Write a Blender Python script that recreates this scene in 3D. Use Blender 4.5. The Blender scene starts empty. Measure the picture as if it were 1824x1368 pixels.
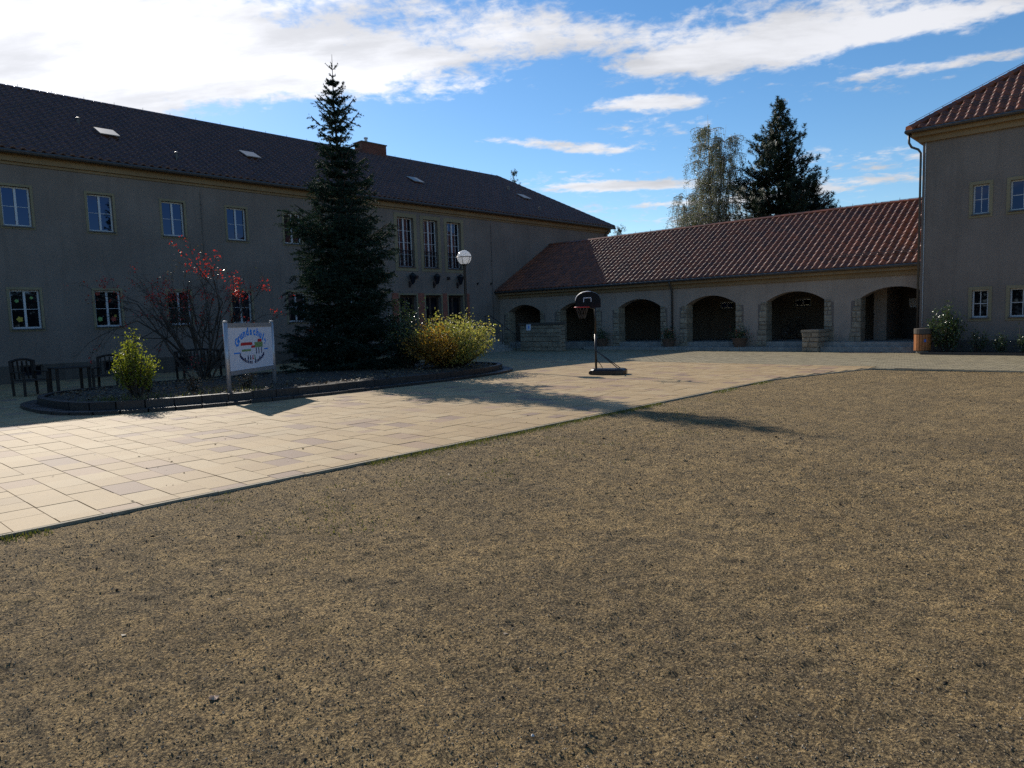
import bpy, math, random
import numpy as np
from mathutils import Matrix, Vector

# ------------------------------------------------------------------ camera, sky, sun, exposure
scene = bpy.context.scene
COL = scene.collection
R = math.radians
SUN_AZ, SUN_EL = R(12.0), R(30.7)          # azimuth measured from -X towards +Y
SUN = np.array([-math.cos(SUN_AZ) * math.cos(SUN_EL), math.sin(SUN_AZ) * math.cos(SUN_EL), math.sin(SUN_EL)])

cam_d = bpy.data.cameras.new('camera')
cam_d.sensor_width = 36.0
cam_d.lens = 24.607
cam_d.clip_start = 0.05
cam_d.clip_end = 3000
cam = bpy.data.objects.new('camera', cam_d)
COL.objects.link(cam)
CAM = np.array([0.0, 0.0, 1.7])
_p, _r, _y = R(5.246), R(1.776), R(42.982)
_f = np.array([-math.sin(_y) * math.cos(_p), math.cos(_y) * math.cos(_p), -math.sin(_p)])
_rt = np.array([math.cos(_y), math.sin(_y), 0.0])
_up = np.cross(_rt, _f)
_r2 = math.cos(_r) * _rt - math.sin(_r) * _up
_u2 = math.sin(_r) * _rt + math.cos(_r) * _up
m = Matrix.Identity(4)
for i in range(3):
    m[i][0] = _r2[i]; m[i][1] = _u2[i]; m[i][2] = -_f[i]; m[i][3] = CAM[i]
cam.matrix_world = m
scene.camera = cam


def in_view(P, pad=0.04):
    """which world points fall inside the frame (used only to pick the pieces that show largest)"""
    d = np.asarray(P) - CAM
    z = d @ _f
    k = 24.607 / 36.0
    u = (d @ _r2) / np.maximum(z, 1e-6) * k
    v = (d @ _u2) / np.maximum(z, 1e-6) * k
    return (z > 0.1) & (np.abs(u) < 0.5 + pad) & (np.abs(v) < 0.375 + pad)


world = bpy.data.worlds.new('World')
scene.world = world
world.use_nodes = True
SKY_STRENGTH = 0.12
SUN_STRENGTH = 5.0
EXPOSURE = 0.2


class NT:
    """small helper for node trees"""
    def __init__(s, tree):
        s.t = tree; s.n = tree.nodes; s.l = tree.links
    def node(s, typ, **kw):
        n = s.n.new(typ)
        for k, v in kw.items():
            if k == 'inp':
                for kk, vv in v.items(): s.put(n.inputs[kk], vv)
            else: setattr(n, k, v)
        return n
    def put(s, sock, v):
        if hasattr(v, 'is_linked') or isinstance(v, bpy.types.NodeSocket): s.l.new(v, sock)
        else: sock.default_value = v
    def math(s, op, a, b=0.0, c=0.0, clamp=False):
        n = s.n.new('ShaderNodeMath'); n.operation = op; n.use_clamp = clamp
        for i, v in enumerate((a, b, c)): s.put(n.inputs[i], v)
        return n.outputs[0]
    def vmath(s, op, a, b=(0, 0, 0)):
        n = s.n.new('ShaderNodeVectorMath'); n.operation = op
        s.put(n.inputs[0], a); s.put(n.inputs[1], b)
        return n.outputs['Value'] if op == 'DOT_PRODUCT' else n.outputs[0]
    def mix(s, f, a, b, blend='MIX'):
        n = s.n.new('ShaderNodeMix'); n.data_type = 'RGBA'; n.blend_type = blend
        s.put(n.inputs[0], f); s.put(n.inputs[6], a); s.put(n.inputs[7], b)
        return n.outputs[2]
    def ramp(s, f, stops):
        n = s.n.new('ShaderNodeValToRGB')
        e = n.color_ramp.elements
        while len(e) < len(stops): e.new(0.5)
        for el, (p, c) in zip(e, stops):
            el.position = p
            el.color = c if len(c) == 4 else (*c, 1)
        s.put(n.inputs[0], f)
        return n.outputs[0]
    def noise(s, vec, scale, detail=4, rough=0.55, dist=0.0, out=0):
        n = s.n.new('ShaderNodeTexNoise')
        if vec is not None: s.put(n.inputs['Vector'], vec)
        n.inputs['Scale'].default_value = scale
        n.inputs['Detail'].default_value = detail
        n.inputs['Roughness'].default_value = rough
        n.inputs['Distortion'].default_value = dist
        return n.outputs[out]
    def smooth(s, v, lo, hi):
        n = s.n.new('ShaderNodeMapRange'); n.interpolation_type = 'SMOOTHSTEP'
        s.put(n.inputs[0], v); n.inputs[1].default_value = lo; n.inputs[2].default_value = hi
        return n.outputs[0]


def build_sky():
    w = NT(world.node_tree)
    w.n.clear()
    out = w.node('ShaderNodeOutputWorld')
    bg = w.node('ShaderNodeBackground')
    sky = w.node('ShaderNodeTexSky', sky_type='NISHITA')
    sky.sun_disc = False
    sky.sun_elevation = SUN_EL
    # Blender: rotation 0 puts the sun at +Y, growing clockwise seen from above
    sky.sun_rotation = math.atan2(SUN[0], SUN[1])
    sky.altitude = 200; sky.air_density = 1.0; sky.dust_density = 0.2; sky.ozone_density = 2.6
    hs = w.node('ShaderNodeHueSaturation')
    hs.inputs['Saturation'].default_value = 1.24
    hs.inputs['Value'].default_value = 1.0
    w.l.new(sky.outputs[0], hs.inputs['Color'])
    tc = w.node('ShaderNodeTexCoord')
    d = w.vmath('NORMALIZE', tc.outputs['Generated'])
    sep = w.node('ShaderNodeSeparateXYZ'); w.l.new(d, sep.inputs[0])
    den = w.math('ADD', w.math('MAXIMUM', sep.outputs[2], 0.0), 0.15)
    cx = w.math('DIVIDE', sep.outputs[0], den)
    cy = w.math('DIVIDE', sep.outputs[1], den)
    cv = w.node('ShaderNodeCombineXYZ'); w.put(cv.inputs[0], cx); w.put(cv.inputs[1], cy)
    # streaks run along the wind: stretch along (0.86, 0.5)
    mp = w.node('ShaderNodeMapping', vector_type='TEXTURE')
    mp.inputs['Rotation'].default_value = (0, 0, R(38))
    mp.inputs['Scale'].default_value = (1.9, 0.8, 1)
    w.l.new(cv.outputs[0], mp.inputs[0])
    n1 = w.noise(mp.outputs[0], 2.6, 12, 0.62, 0.25)
    n2 = w.noise(cv.outputs[0], 9.0, 8, 0.6, 0.3)
    big = w.noise(w.vmath('ADD', cv.outputs[0], (3.7, 1.2, 0.0)), 0.55, 2, 0.5)
    n3 = w.noise(w.vmath('ADD', cv.outputs[0], (1.7, 5.1, 0.0)), 24.0, 6, 0.6, 0.4)
    cov = w.math('ADD', w.math('MULTIPLY', n1, 0.50), w.math('ADD', w.math('MULTIPLY', n2, 0.30), w.math('MULTIPLY', n3, 0.20)))
    cov = w.math('ADD', cov, w.math('MULTIPLY', w.math('SUBTRACT', big, 0.5), 0.35))
    # the cloud banks of the day, placed in the cloud layer (centre, radii, turn, weight)
    for (bx, by, rx, ry, ang, wt) in CLOUDS:
        m2 = w.node('ShaderNodeMapping', vector_type='TEXTURE')
        m2.inputs['Location'].default_value = (bx, by, 0)
        m2.inputs['Rotation'].default_value = (0, 0, R(ang))
        m2.inputs['Scale'].default_value = (rx, ry, 1)
        w.l.new(cv.outputs[0], m2.inputs[0])
        ln = w.node('ShaderNodeVectorMath', operation='LENGTH'); w.l.new(m2.outputs[0], ln.inputs[0])
        cov = w.math('ADD', cov, w.math('MULTIPLY', w.smooth(ln.outputs['Value'], 1.15, 0.1), wt))
    fac = w.smooth(cov, 0.515, 0.665)
    fac = w.math('MULTIPLY', fac, w.smooth(sep.outputs[2], 0.0, 0.06))
    fac = w.math('MULTIPLY', fac, 0.95)
    # brighter towards the sun
    dt = w.math('MAXIMUM', w.vmath('DOT_PRODUCT', d, tuple(SUN)), 0.0)
    fwd = w.math('MULTIPLY', w.math('POWER', dt, 6.0), 1.0)
    shade = w.math('SUBTRACT', 1.03, w.math('MULTIPLY', w.smooth(w.noise(w.vmath('ADD', mp.outputs[0], (0.1, 0.07, 0)), 3.1, 8, 0.6), 0.36, 0.66), 0.33))
    br = w.math('MULTIPLY', w.math('ADD', 0.78, w.math('MULTIPLY', fwd, 0.36)), shade)
    br = w.math('DIVIDE', br, SKY_STRENGTH)
    cc = w.node('ShaderNodeCombineColor')
    w.put(cc.inputs[0], w.math('MULTIPLY', br, 0.955)); w.put(cc.inputs[1], w.math('MULTIPLY', br, 0.96)); w.put(cc.inputs[2], br)
    col = w.mix(fac, hs.outputs[0], cc.outputs[0])
    w.l.new(col, bg.inputs[0])
    bg.inputs[1].default_value = SKY_STRENGTH
    w.l.new(bg.outputs[0], out.inputs[0])


CLOUDS = [(-1.95, 0.6, 0.8, 0.55, 40, 0.27), (-1.72, 1.05, 0.7, 0.24, 50, 0.20), (-1.30, 1.22, 0.46, 0.30, 40, 0.15), (-1.10, 1.46, 0.40, 0.15, 52, 0.15),
          (-0.80, 1.84, 0.40, 0.17, 18, 0.24), (-0.42, 1.98, 0.34, 0.09, 15, 0.18), (-0.42, 2.24, 0.36, 0.06, 18, 0.16), (-1.6, 1.98, 0.40, 0.09, 58, 0.24),
          (-1.18, 1.93, 0.28, 0.08, 40, 0.21), (-1.05, 1.72, 0.2, 0.07, 35, 0.13), (-1.68, 2.5, 0.55, 0.09, 38, 0.19), (-1.5, 2.95, 0.5, 0.08, 30, 0.12), (-0.95, 3.1, 0.5, 0.12, 15, 0.12), (-0.95, 2.42, 0.40, 0.20, 20, -0.10),
          (-1.50, 1.60, 0.18, 0.10, 40, -0.12)]
build_sky()

sun_d = bpy.data.lights.new('sun', 'SUN')
sun_d.energy = SUN_STRENGTH
sun_d.angle = R(0.5)
sun_d.color = (1.0, 0.93, 0.82)
sun_o = bpy.data.objects.new('sun', sun_d)
COL.objects.link(sun_o)
sun_o.rotation_euler = Vector(tuple(SUN)).to_track_quat('Z', 'Y').to_euler()
sun_o.location = tuple(SUN * 60)

vs = scene.view_settings
vs.view_transform = 'Standard'; vs.look = 'None'; vs.gamma = 1.0; vs.exposure = EXPOSURE
vs.use_curve_mapping = False
scene.render.engine = 'CYCLES'
scene.cycles.max_bounces = 6
scene.cycles.transparent_max_bounces = 8
scene.cycles.sample_clamp_indirect = 6.0
scene.cycles.use_denoising = False

rng = np.random.default_rng(7)
rnd = random.Random(11)

# ------------------------------------------------------------------ helpers
ORIGIN = {}


def link(o, parent=None, wpos=None):
    COL.objects.link(o)
    if parent is not None:
        o.parent = parent
        ORIGIN[o.name] = ORIGIN[parent.name]
    elif o.name not in ORIGIN:
        ORIGIN[o.name] = np.zeros(3)
    return o


def tag(o, label=None, cat=None, group=None, kind=None):
    if label: o['label'] = label
    if cat: o['category'] = cat
    if group: o['group'] = group
    if kind: o['kind'] = kind
    return o


def thing(name, loc, label, cat, group=None):
    o = bpy.data.objects.new(name, None)
    o.empty_display_size = 0.3
    ORIGIN[o.name] = np.array(loc, float)
    COL.objects.link(o)
    o.location = tuple(loc)
    return tag(o, label, cat, group)


def np_mesh(name, V, F, mat, parent=None, smooth=False, kind=None):
    """V: (n,3) world; F: (m,k) or list of lists"""
    me = bpy.data.meshes.new(name)
    V = np.asarray(V, float)
    if parent is not None: V = V - ORIGIN[parent.name]
    if isinstance(F, np.ndarray):
        k = F.shape[1]; nf = F.shape[0]
        me.vertices.add(len(V)); me.vertices.foreach_set('co', V.astype(np.float32).ravel())
        me.loops.add(nf * k); me.loops.foreach_set('vertex_index', F.astype(np.int32).ravel())
        me.polygons.add(nf)
        me.polygons.foreach_set('loop_start', np.arange(0, nf * k, k, dtype=np.int32))
        me.update(calc_edges=True)
    else:
        me.from_pydata([tuple(v) for v in V], [], F)
    me.polygons.foreach_set('use_smooth', np.full(len(me.polygons), bool(smooth)))
    me.update()
    if mat is not None: me.materials.append(mat)
    o = bpy.data.objects.new(name, me)
    link(o, parent)
    if kind: o['kind'] = kind
    return o


BOXF = [(0, 3, 2, 1), (4, 5, 6, 7), (0, 1, 5, 4), (1, 2, 6, 5), (2, 3, 7, 6), (3, 0, 4, 7)]


class MB:
    def __init__(s): s.v = []; s.f = []
    def add(s, V, F):
        b = len(s.v); s.v += [tuple(map(float, x)) for x in V]; s.f += [tuple(i + b for i in f) for f in F]; return s
    def box(s, x0, y0, z0, x1, y1, z1):
        return s.add([(x0, y0, z0), (x1, y0, z0), (x1, y1, z0), (x0, y1, z0), (x0, y0, z1), (x1, y0, z1), (x1, y1, z1), (x0, y1, z1)], BOXF)
    def obox(s, c, ax, ay, az, hx, hy, hz):
        c = np.array(c, float); ax, ay, az = (np.array(a, float) for a in (ax, ay, az))
        P = [c + sx * hx * ax + sy * hy * ay + sz * hz * az for sz in (-1, 1) for sx, sy in ((-1, -1), (1, -1), (1, 1), (-1, 1))]
        return s.add(P, BOXF)
    def bar(s, a, b, w, d=None, up=(0, 0, 1)):
        a = np.array(a, float); b = np.array(b, float); d = d or w
        t = b - a; L = np.linalg.norm(t); t /= L
        u = np.array(up, float)
        if abs(u @ t) > 0.95: u = np.array([1.0, 0, 0])
        r = np.cross(t, u); r /= np.linalg.norm(r); u = np.cross(r, t)
        return s.obox((a + b) / 2, r, u, t, w / 2, d / 2, L / 2)
    def tube(s, pts, rad, n=8, caps=True):
        pts = [np.array(p, float) for p in pts]
        rad = rad if hasattr(rad, '__len__') else [rad] * len(pts)
        b = len(s.v); ring = []
        prev = None
        for i, p in enumerate(pts):
            t = (pts[min(i + 1, len(pts) - 1)] - pts[max(i - 1, 0)]); t = t / (np.linalg.norm(t) + 1e-12)
            if prev is None:
                u = np.array([0, 0, 1.0]) if abs(t[2]) < 0.9 else np.array([1.0, 0, 0])
            else: u = prev
            r = np.cross(t, u); r /= (np.linalg.norm(r) + 1e-12); u = np.cross(r, t); prev = u
            for k in range(n):
                a = 2 * math.pi * k / n
                s.v.append(tuple(p + rad[i] * (math.cos(a) * r + math.sin(a) * u)))
        for i in range(len(pts) - 1):
            for k in range(n):
                k2 = (k + 1) % n
                s.f.append((b + i * n + k, b + i * n + k2, b + (i + 1) * n + k2, b + (i + 1) * n + k))
        if caps:
            s.f.append(tuple(b + k for k in range(n - 1, -1, -1)))
            s.f.append(tuple(b + (len(pts) - 1) * n + k for k in range(n)))
        return s
    def lathe(s, c, prof, n=16):
        c = np.array(c, float); b = len(s.v)
        for (r, z) in prof:
            for k in range(n):
                a = 2 * math.pi * k / n
                s.v.append((c[0] + r * math.cos(a), c[1] + r * math.sin(a), c[2] + z))
        for i in range(len(prof) - 1):
            for k in range(n):
                k2 = (k + 1) % n
                s.f.append((b + i * n + k, b + i * n + k2, b + (i + 1) * n + k2, b + (i + 1) * n + k))
        return s
    def build(s, name, mat, parent=None, smooth=False, kind=None):
        return np_mesh(name, np.array(s.v), s.f, mat, parent, smooth, kind)


def shared(name, me, parent, M):
    """an object that shares mesh data, placed by a world matrix under a parent that is only translated"""
    o = bpy.data.objects.new(name, me)
    link(o, parent)
    T = M.copy()
    og = ORIGIN[parent.name]
    T[0][3] -= og[0]; T[1][3] -= og[1]; T[2][3] -= og[2]
    o.matrix_basis = T
    return o


def raw_mesh(name, V, F, mat, smooth=False):
    me = bpy.data.meshes.new(name)
    me.from_pydata([tuple(v) for v in V], [], [tuple(f) for f in F])
    if smooth: me.polygons.foreach_set('use_smooth', np.ones(len(me.polygons), dtype=bool))
    me.materials.append(mat); me.update()
    return me


# value noise on numpy arrays
_perm = rng.random((512, 512))


def vnoise(x, y, seed=0):
    xi = np.floor(x).astype(int); yi = np.floor(y).astype(int)
    fx = x - xi; fy = y - yi
    fx = fx * fx * (3 - 2 * fx); fy = fy * fy * (3 - 2 * fy)
    h = lambda a, b: _perm[(a + seed * 57) % 512, (b + seed * 131) % 512]
    return (h(xi, yi) * (1 - fx) + h(xi + 1, yi) * fx) * (1 - fy) + (h(xi, yi + 1) * (1 - fx) + h(xi + 1, yi + 1) * fx) * fy


def fbm(x, y, scale, octv=4, seed=0, gain=0.5):
    a = 1.0; t = 0; s = 0
    for o in range(octv):
        t = t + a * (vnoise(x * scale, y * scale, seed + o) - 0.5); s += a
        a *= gain; scale *= 2.03
    return t / s


# ------------------------------------------------------------------ materials
def mat_new(name):
    m = bpy.data.materials.new(name); m.use_nodes = True
    t = NT(m.node_tree)
    b = t.n['Principled BSDF']
    return m, t, b


def coords(t, kind='Object'):
    # geometry position = world space, stable for shared meshes too
    g = t.node('ShaderNodeNewGeometry')
    return g.outputs['Position'], g


def simple(name, col, rough=0.6, var=0.15, scale=8.0, bump=0.0, bscale=60.0, metal=0.0, spec=0.5, island=0.0, coat=0.0):
    m, t, b = mat_new(name)
    pos, g = coords(t)
    n = t.noise(pos, scale, 5, 0.6)
    c0 = tuple(c * (1 - var) for c in col) + (1,)
    c1 = tuple(min(1, c * (1 + var)) for c in col) + (1,)
    c = t.mix(t.smooth(n, 0.3, 0.7), c0, c1)
    if island > 0:
        k = t.math('ADD', 1 - island, t.math('MULTIPLY', g.outputs['Random Per Island'], 2 * island))
        oi = t.node('ShaderNodeObjectInfo')
        k2 = t.math('ADD', 1 - island * 0.5, t.math('MULTIPLY', oi.outputs['Random'], island))
        k = t.math('MULTIPLY', k, k2)
        cc = t.node('ShaderNodeCombineColor')
        for i in range(3): t.put(cc.inputs[i], k)
        c = t.mix(1.0, c, cc.outputs[0], 'MULTIPLY')
    t.l.new(c, b.inputs['Base Color'])
    b.inputs['Roughness'].default_value = rough
    b.inputs['Metallic'].default_value = metal
    b.inputs['Specular IOR Level'].default_value = spec
    b.inputs['Coat Weight'].default_value = coat
    if bump > 0:
        bp = t.node('ShaderNodeBump')
        bp.inputs['Strength'].default_value = bump
        bp.inputs['Distance'].default_value = 0.01
        t.l.new(t.noise(pos, bscale, 6, 0.65), bp.inputs['Height'])
        t.l.new(bp.outputs[0], b.inputs['Normal'])
    return m


def render_plaster(name, col, stain=0.25):
    m, t, b = mat_new(name)
    pos, g = coords(t)
    n1 = t.noise(pos, 0.55, 6, 0.62)
    n2 = t.noise(pos, 7.0, 4, 0.6)
    mp = t.node('ShaderNodeMapping'); mp.inputs['Scale'].default_value = (3.0, 3.0, 0.28)
    t.l.new(pos, mp.inputs[0])
    st = t.noise(mp.outputs[0], 1.3, 5, 0.6)
    c = t.mix(t.smooth(n1, 0.35, 0.68), tuple(x * 0.9 for x in col) + (1,), tuple(x * 1.08 for x in col) + (1,))
    c = t.mix(t.math('MULTIPLY', t.smooth(st, 0.48, 0.70), stain), c, tuple(x * 0.55 for x in col) + (1,))
    c = t.mix(t.math('MULTIPLY', t.smooth(n2, 0.5, 0.8), 0.2), c, tuple(x * 0.75 for x in col) + (1,))
    t.l.new(c, b.inputs['Base Color'])
    b.inputs['Roughness'].default_value = 0.92
    b.inputs['Specular IOR Level'].default_value = 0.2
    bp = t.node('ShaderNodeBump'); bp.inputs['Strength'].default_value = 0.5; bp.inputs['Distance'].default_value = 0.006
    t.l.new(t.noise(pos, 90, 5, 0.7), bp.inputs['Height']); t.l.new(bp.outputs[0], b.inputs['Normal'])
    return m


def tile_mat(name, col, col2, rough=0.34, moss=0.2, spec=0.45):
    m, t, b = mat_new(name)
    pos, g = coords(t)
    oi = t.node('ShaderNodeObjectInfo')
    rv = t.math('FRACT', t.math('ADD', t.math('MULTIPLY', g.outputs['Random Per Island'], 1.0), oi.outputs['Random']))
    c = t.mix(rv, (*col, 1), (*col2, 1))
    n = t.noise(pos, 1.1, 6, 0.65)
    c = t.mix(t.math('MULTIPLY', t.smooth(n, 0.5, 0.75), moss), c, (0.035, 0.03, 0.024, 1))
    n2 = t.noise(pos, 30, 4, 0.7)
    c = t.mix(t.math('MULTIPLY', t.smooth(n2, 0.45, 0.75), 0.35), c, tuple(x * 0.5 for x in col) + (1,))
    t.l.new(c, b.inputs['Base Color'])
    t.l.new(t.math('ADD', rough - 0.06, t.math('MULTIPLY', n2, 0.22)), b.inputs['Roughness'])
    b.inputs['Specular IOR Level'].default_value = spec
    bp = t.node('ShaderNodeBump'); bp.inputs['Strength'].default_value = 0.25; bp.inputs['Distance'].default_value = 0.004
    t.l.new(t.noise(pos, 55, 4, 0.6), bp.inputs['Height']); t.l.new(bp.outputs[0], b.inputs['Normal'])
    return m


def leaf_mat(name, cols, rough=0.45, trans=0.5, spec=0.4):
    """foliage: colour picked per leaf, thin and translucent"""
    m, t, b = mat_new(name)
    g = t.node('ShaderNodeNewGeometry')
    k = len(cols)
    c = t.ramp(g.outputs['Random Per Island'], [(i / max(1, k - 1), cc) for i, cc in enumerate(cols)])
    t.l.new(c, b.inputs['Base Color'])
    b.inputs['Roughness'].default_value = rough
    b.inputs['Specular IOR Level'].default_value = spec
    if trans > 0:
        tr = t.node('ShaderNodeBsdfTranslucent')
        t.l.new(t.mix(1.0, c, (1.0, 1.0, 0.6, 1), 'MULTIPLY'), tr.inputs[0])
        mx = t.node('ShaderNodeMixShader'); mx.inputs[0].default_value = trans
        t.l.new(b.outputs[0], mx.inputs[1]); t.l.new(tr.outputs[0], mx.inputs[2])
        t.l.new(mx.outputs[0], t.n['Material Output'].inputs[0])
    return m


def gravel_mat():
    m, t, b = mat_new('compacted_gravel')
    pos, g = coords(t)
    a = t.noise(pos, 0.7, 6, 0.65, 0.6)
    mp = t.node('ShaderNodeMapping'); mp.inputs['Rotation'].default_value = (0, 0, R(35)); mp.inputs['Scale'].default_value = (0.55, 1.5, 1)
    t.l.new(pos, mp.inputs[0])
    streak = t.noise(mp.outputs[0], 2.2, 9, 0.78, 0.8)
    bb = t.noise(pos, 9.0, 8, 0.72, 0.6)
    c = t.noise(pos, 42, 6, 0.75)
    f = t.noise(pos, 170, 4, 0.75)
    v = t.node('ShaderNodeTexVoronoi'); v.inputs['Scale'].default_value = 95; t.l.new(pos, v.inputs['Vector'])
    v2 = t.node('ShaderNodeTexVoronoi'); v2.inputs['Scale'].default_value = 38; v2.inputs['Randomness'].default_value = 1.0; t.l.new(pos, v2.inputs['Vector'])
    grit_shade = t.noise(pos, 62, 9, 0.86)
    grit2 = t.noise(t.vmath('ADD', pos, (7.1, 3.3, 0.0)), 11.0, 10, 0.86, 0.3)
    sand = t.mix(t.smooth(a, 0.36, 0.64), (0.48, 0.32, 0.135, 1), (0.64, 0.44, 0.20, 1))
    gr = t.ramp(v.outputs['Color'], [(0.0, (0.06, 0.048, 0.038)), (0.3, (0.19, 0.14, 0.085)), (0.55, (0.36, 0.24, 0.115)), (0.8, (0.52, 0.355, 0.165)), (1.0, (0.70, 0.56, 0.38))])
    worn = t.math('ADD', t.math('MULTIPLY', t.smooth(streak, 0.44, 0.58), 0.6), t.math('MULTIPLY', t.smooth(bb, 0.45, 0.57), 0.4), clamp=True)
    sand = t.mix(t.math('ADD', 0.3, t.math('MULTIPLY', worn, 0.4)), sand, gr)
    broad_dark = t.smooth(t.noise(t.vmath('ADD', pos, (11.0, 4.0, 0.0)), 0.33, 6, 0.7, 0.6), 0.47, 0.66)  # broad darker patches spread at random over the sand
    sand = t.mix(t.math('MULTIPLY', broad_dark, 0.34), sand, (0.12, 0.098, 0.07, 1))
    sand = t.mix(t.math('MULTIPLY', worn, 0.5), sand, (0.10, 0.08, 0.054, 1))
    sand = t.mix(t.math('MULTIPLY', t.smooth(grit2, 0.505, 0.57), 0.58), sand, (0.085, 0.07, 0.05, 1))
    sand = t.mix(t.math('MULTIPLY', t.smooth(grit_shade, 0.50, 0.545), 0.85), sand, (0.045, 0.037, 0.028, 1))  # near-black gaps between grains: small pebble shadows put into the colour
    sand = t.mix(t.math('MULTIPLY', t.smooth(grit_shade, 0.48, 0.42), 0.65), sand, (0.72, 0.52, 0.26, 1))
    t.l.new(sand, b.inputs['Base Color'])
    b.inputs['Roughness'].default_value = 0.95
    b.inputs['Specular IOR Level'].default_value = 0.12
    h = t.math('ADD', t.math('MULTIPLY', bb, 0.6), t.math('ADD', t.math('MULTIPLY', c, 0.4), t.math('MULTIPLY', grit_shade, -0.55)))
    h = t.math('ADD', h, t.math('MULTIPLY', t.math('SUBTRACT', 0.6, v.outputs['Distance']), 0.22))
    h = t.math('ADD', h, t.math('MULTIPLY', t.math('SUBTRACT', 0.6, v2.outputs['Distance']), 0.25))
    bp = t.node('ShaderNodeBump'); bp.inputs['Strength'].default_value = 1.0; bp.inputs['Distance'].default_value = 0.06
    t.l.new(h, bp.inputs['Height']); t.l.new(bp.outputs[0], b.inputs['Normal'])
    return m


def slab_mat(name, cols, rough=0.75):
    m, t, b = mat_new(name)
    pos, g = coords(t)
    oi = t.node('ShaderNodeObjectInfo')
    rv = t.math('FRACT', t.math('ADD', t.math('MULTIPLY', g.outputs['Random Per Island'], 1.0), t.math('MULTIPLY', oi.outputs['Random'], 3.7)))
    n = t.node('ShaderNodeValToRGB'); n.color_ramp.interpolation = 'CONSTANT'
    e = n.color_ramp.elements
    while len(e) < len(cols): e.new(0.5)
    for el, (p, c) in zip(e, cols): el.position = p; el.color = (*c, 1)
    t.l.new(rv, n.inputs[0])
    c = n.outputs[0]
    sp = t.noise(pos, 160, 3, 0.7)
    c = t.mix(t.math('MULTIPLY', t.smooth(sp, 0.48, 0.68), 0.38), c, (0.17, 0.125, 0.08, 1))
    sp2 = t.noise(pos, 11, 6, 0.7)
    c = t.mix(t.math('MULTIPLY', t.smooth(sp2, 0.5, 0.72), 0.3), c, (0.25, 0.18, 0.10, 1))
    st = t.noise(pos, 0.8, 6, 0.65)
    c = t.mix(t.math('MULTIPLY', t.smooth(st, 0.48, 0.75), 0.28), c, (0.22, 0.17, 0.11, 1))
    t.l.new(c, b.inputs['Base Color'])
    b.inputs['Roughness'].default_value = rough
    b.inputs['Specular IOR Level'].default_value = 0.3
    bp = t.node('ShaderNodeBump'); bp.inputs['Strength'].default_value = 0.35; bp.inputs['Distance'].default_value = 0.004
    t.l.new(t.noise(pos, 120, 4, 0.7), bp.inputs['Height']); t.l.new(bp.outputs[0], b.inputs['Normal'])
    return m


M = {}
M['gravel'] = gravel_mat()
M['stone_bits'] = leaf_mat('loose_stone', [(0.035, 0.03, 0.027), (0.12, 0.10, 0.075), (0.25, 0.185, 0.105), (0.16, 0.125, 0.085), (0.33, 0.25, 0.15), (0.38, 0.31, 0.22)], 0.95, 0.0, 0.1)
M['clod'] = simple('dark_clod', (0.035, 0.028, 0.022), 0.95, 0.3, 50, island=0.3, spec=0.1)
M['ground'] = simple('far_ground', (0.12, 0.11, 0.05), 0.95, 0.3, 0.6)
M['slab'] = slab_mat('beige_concrete_slab', [(0.0, (0.375, 0.26, 0.128)), (0.28, (0.40, 0.278, 0.138)), (0.50, (0.355, 0.242, 0.12)), (0.68, (0.41, 0.295, 0.155)), (0.85, (0.32, 0.21, 0.125)), (0.945, (0.255, 0.168, 0.113))])
M['paver'] = slab_mat('grey_concrete_paver', [(0.0, (0.27, 0.225, 0.135)), (0.35, (0.30, 0.25, 0.155)), (0.7, (0.25, 0.21, 0.13)), (0.9, (0.22, 0.185, 0.12))])
M['joint'] = simple('sand_joint', (0.19, 0.14, 0.08), 0.95, 0.25, 20)
M['kerb'] = simple('grey_kerb_stone', (0.30, 0.25, 0.17), 0.85, 0.2, 9, 0.4, 80, island=0.2)
M['dark_kerb'] = simple('dark_basalt_kerb', (0.022, 0.021, 0.021), 0.42, 0.25, 14, 0.4, 60, island=0.25)
M['soil'] = simple('bed_soil', (0.045, 0.033, 0.022), 0.95, 0.4, 14, 0.9, 30)
M['plaster'] = render_plaster('grey_beige_render', (0.205, 0.168, 0.142), 0.22)
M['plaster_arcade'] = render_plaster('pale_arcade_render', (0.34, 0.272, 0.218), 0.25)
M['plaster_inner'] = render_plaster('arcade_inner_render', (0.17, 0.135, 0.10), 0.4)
M['plinth'] = render_plaster('grey_plinth_render', (0.105, 0.09, 0.075), 0.4)
M['cream'] = render_plaster('cream_trim', (0.26, 0.18, 0.10), 0.25)
M['trim'] = render_plaster('pale_window_surround', (0.255, 0.215, 0.135), 0.15)
M['white'] = simple('white_window_paint', (0.52, 0.52, 0.53), 0.4, 0.05, 10)
M['glass'] = None
M['metal'] = simple('zinc_gutter', (0.09, 0.085, 0.08), 0.5, 0.2, 12, metal=0.6)
M['hatch'] = simple('grey_hatch_lid', (0.22, 0.21, 0.20), 0.5, 0.15, 12)
M['black'] = simple('black_metal', (0.012, 0.012, 0.013), 0.4, 0.2, 30)
M['grey_metal'] = simple('grey_aluminium', (0.42, 0.42, 0.43), 0.35, 0.08, 20, metal=0.5)
M['plastic_black'] = simple('black_plastic', (0.012, 0.012, 0.014), 0.32, 0.2, 30, 0.1, 120)
M['tile_red'] = tile_mat('red_clay_tile', (0.25, 0.074, 0.031), (0.115, 0.042, 0.025), 0.43, 0.4)
M['tile_dark'] = tile_mat('brown_clay_tile', (0.10, 0.045, 0.034), (0.055, 0.027, 0.023), 0.27, 0.3, 0.5)
M['brick'] = simple('chimney_brick', (0.13, 0.042, 0.03), 0.85, 0.2, 10, 0.4, 60, island=0.25)
M['mortar'] = simple('mortar', (0.16, 0.13, 0.11), 0.95, 0.2, 30)
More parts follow.
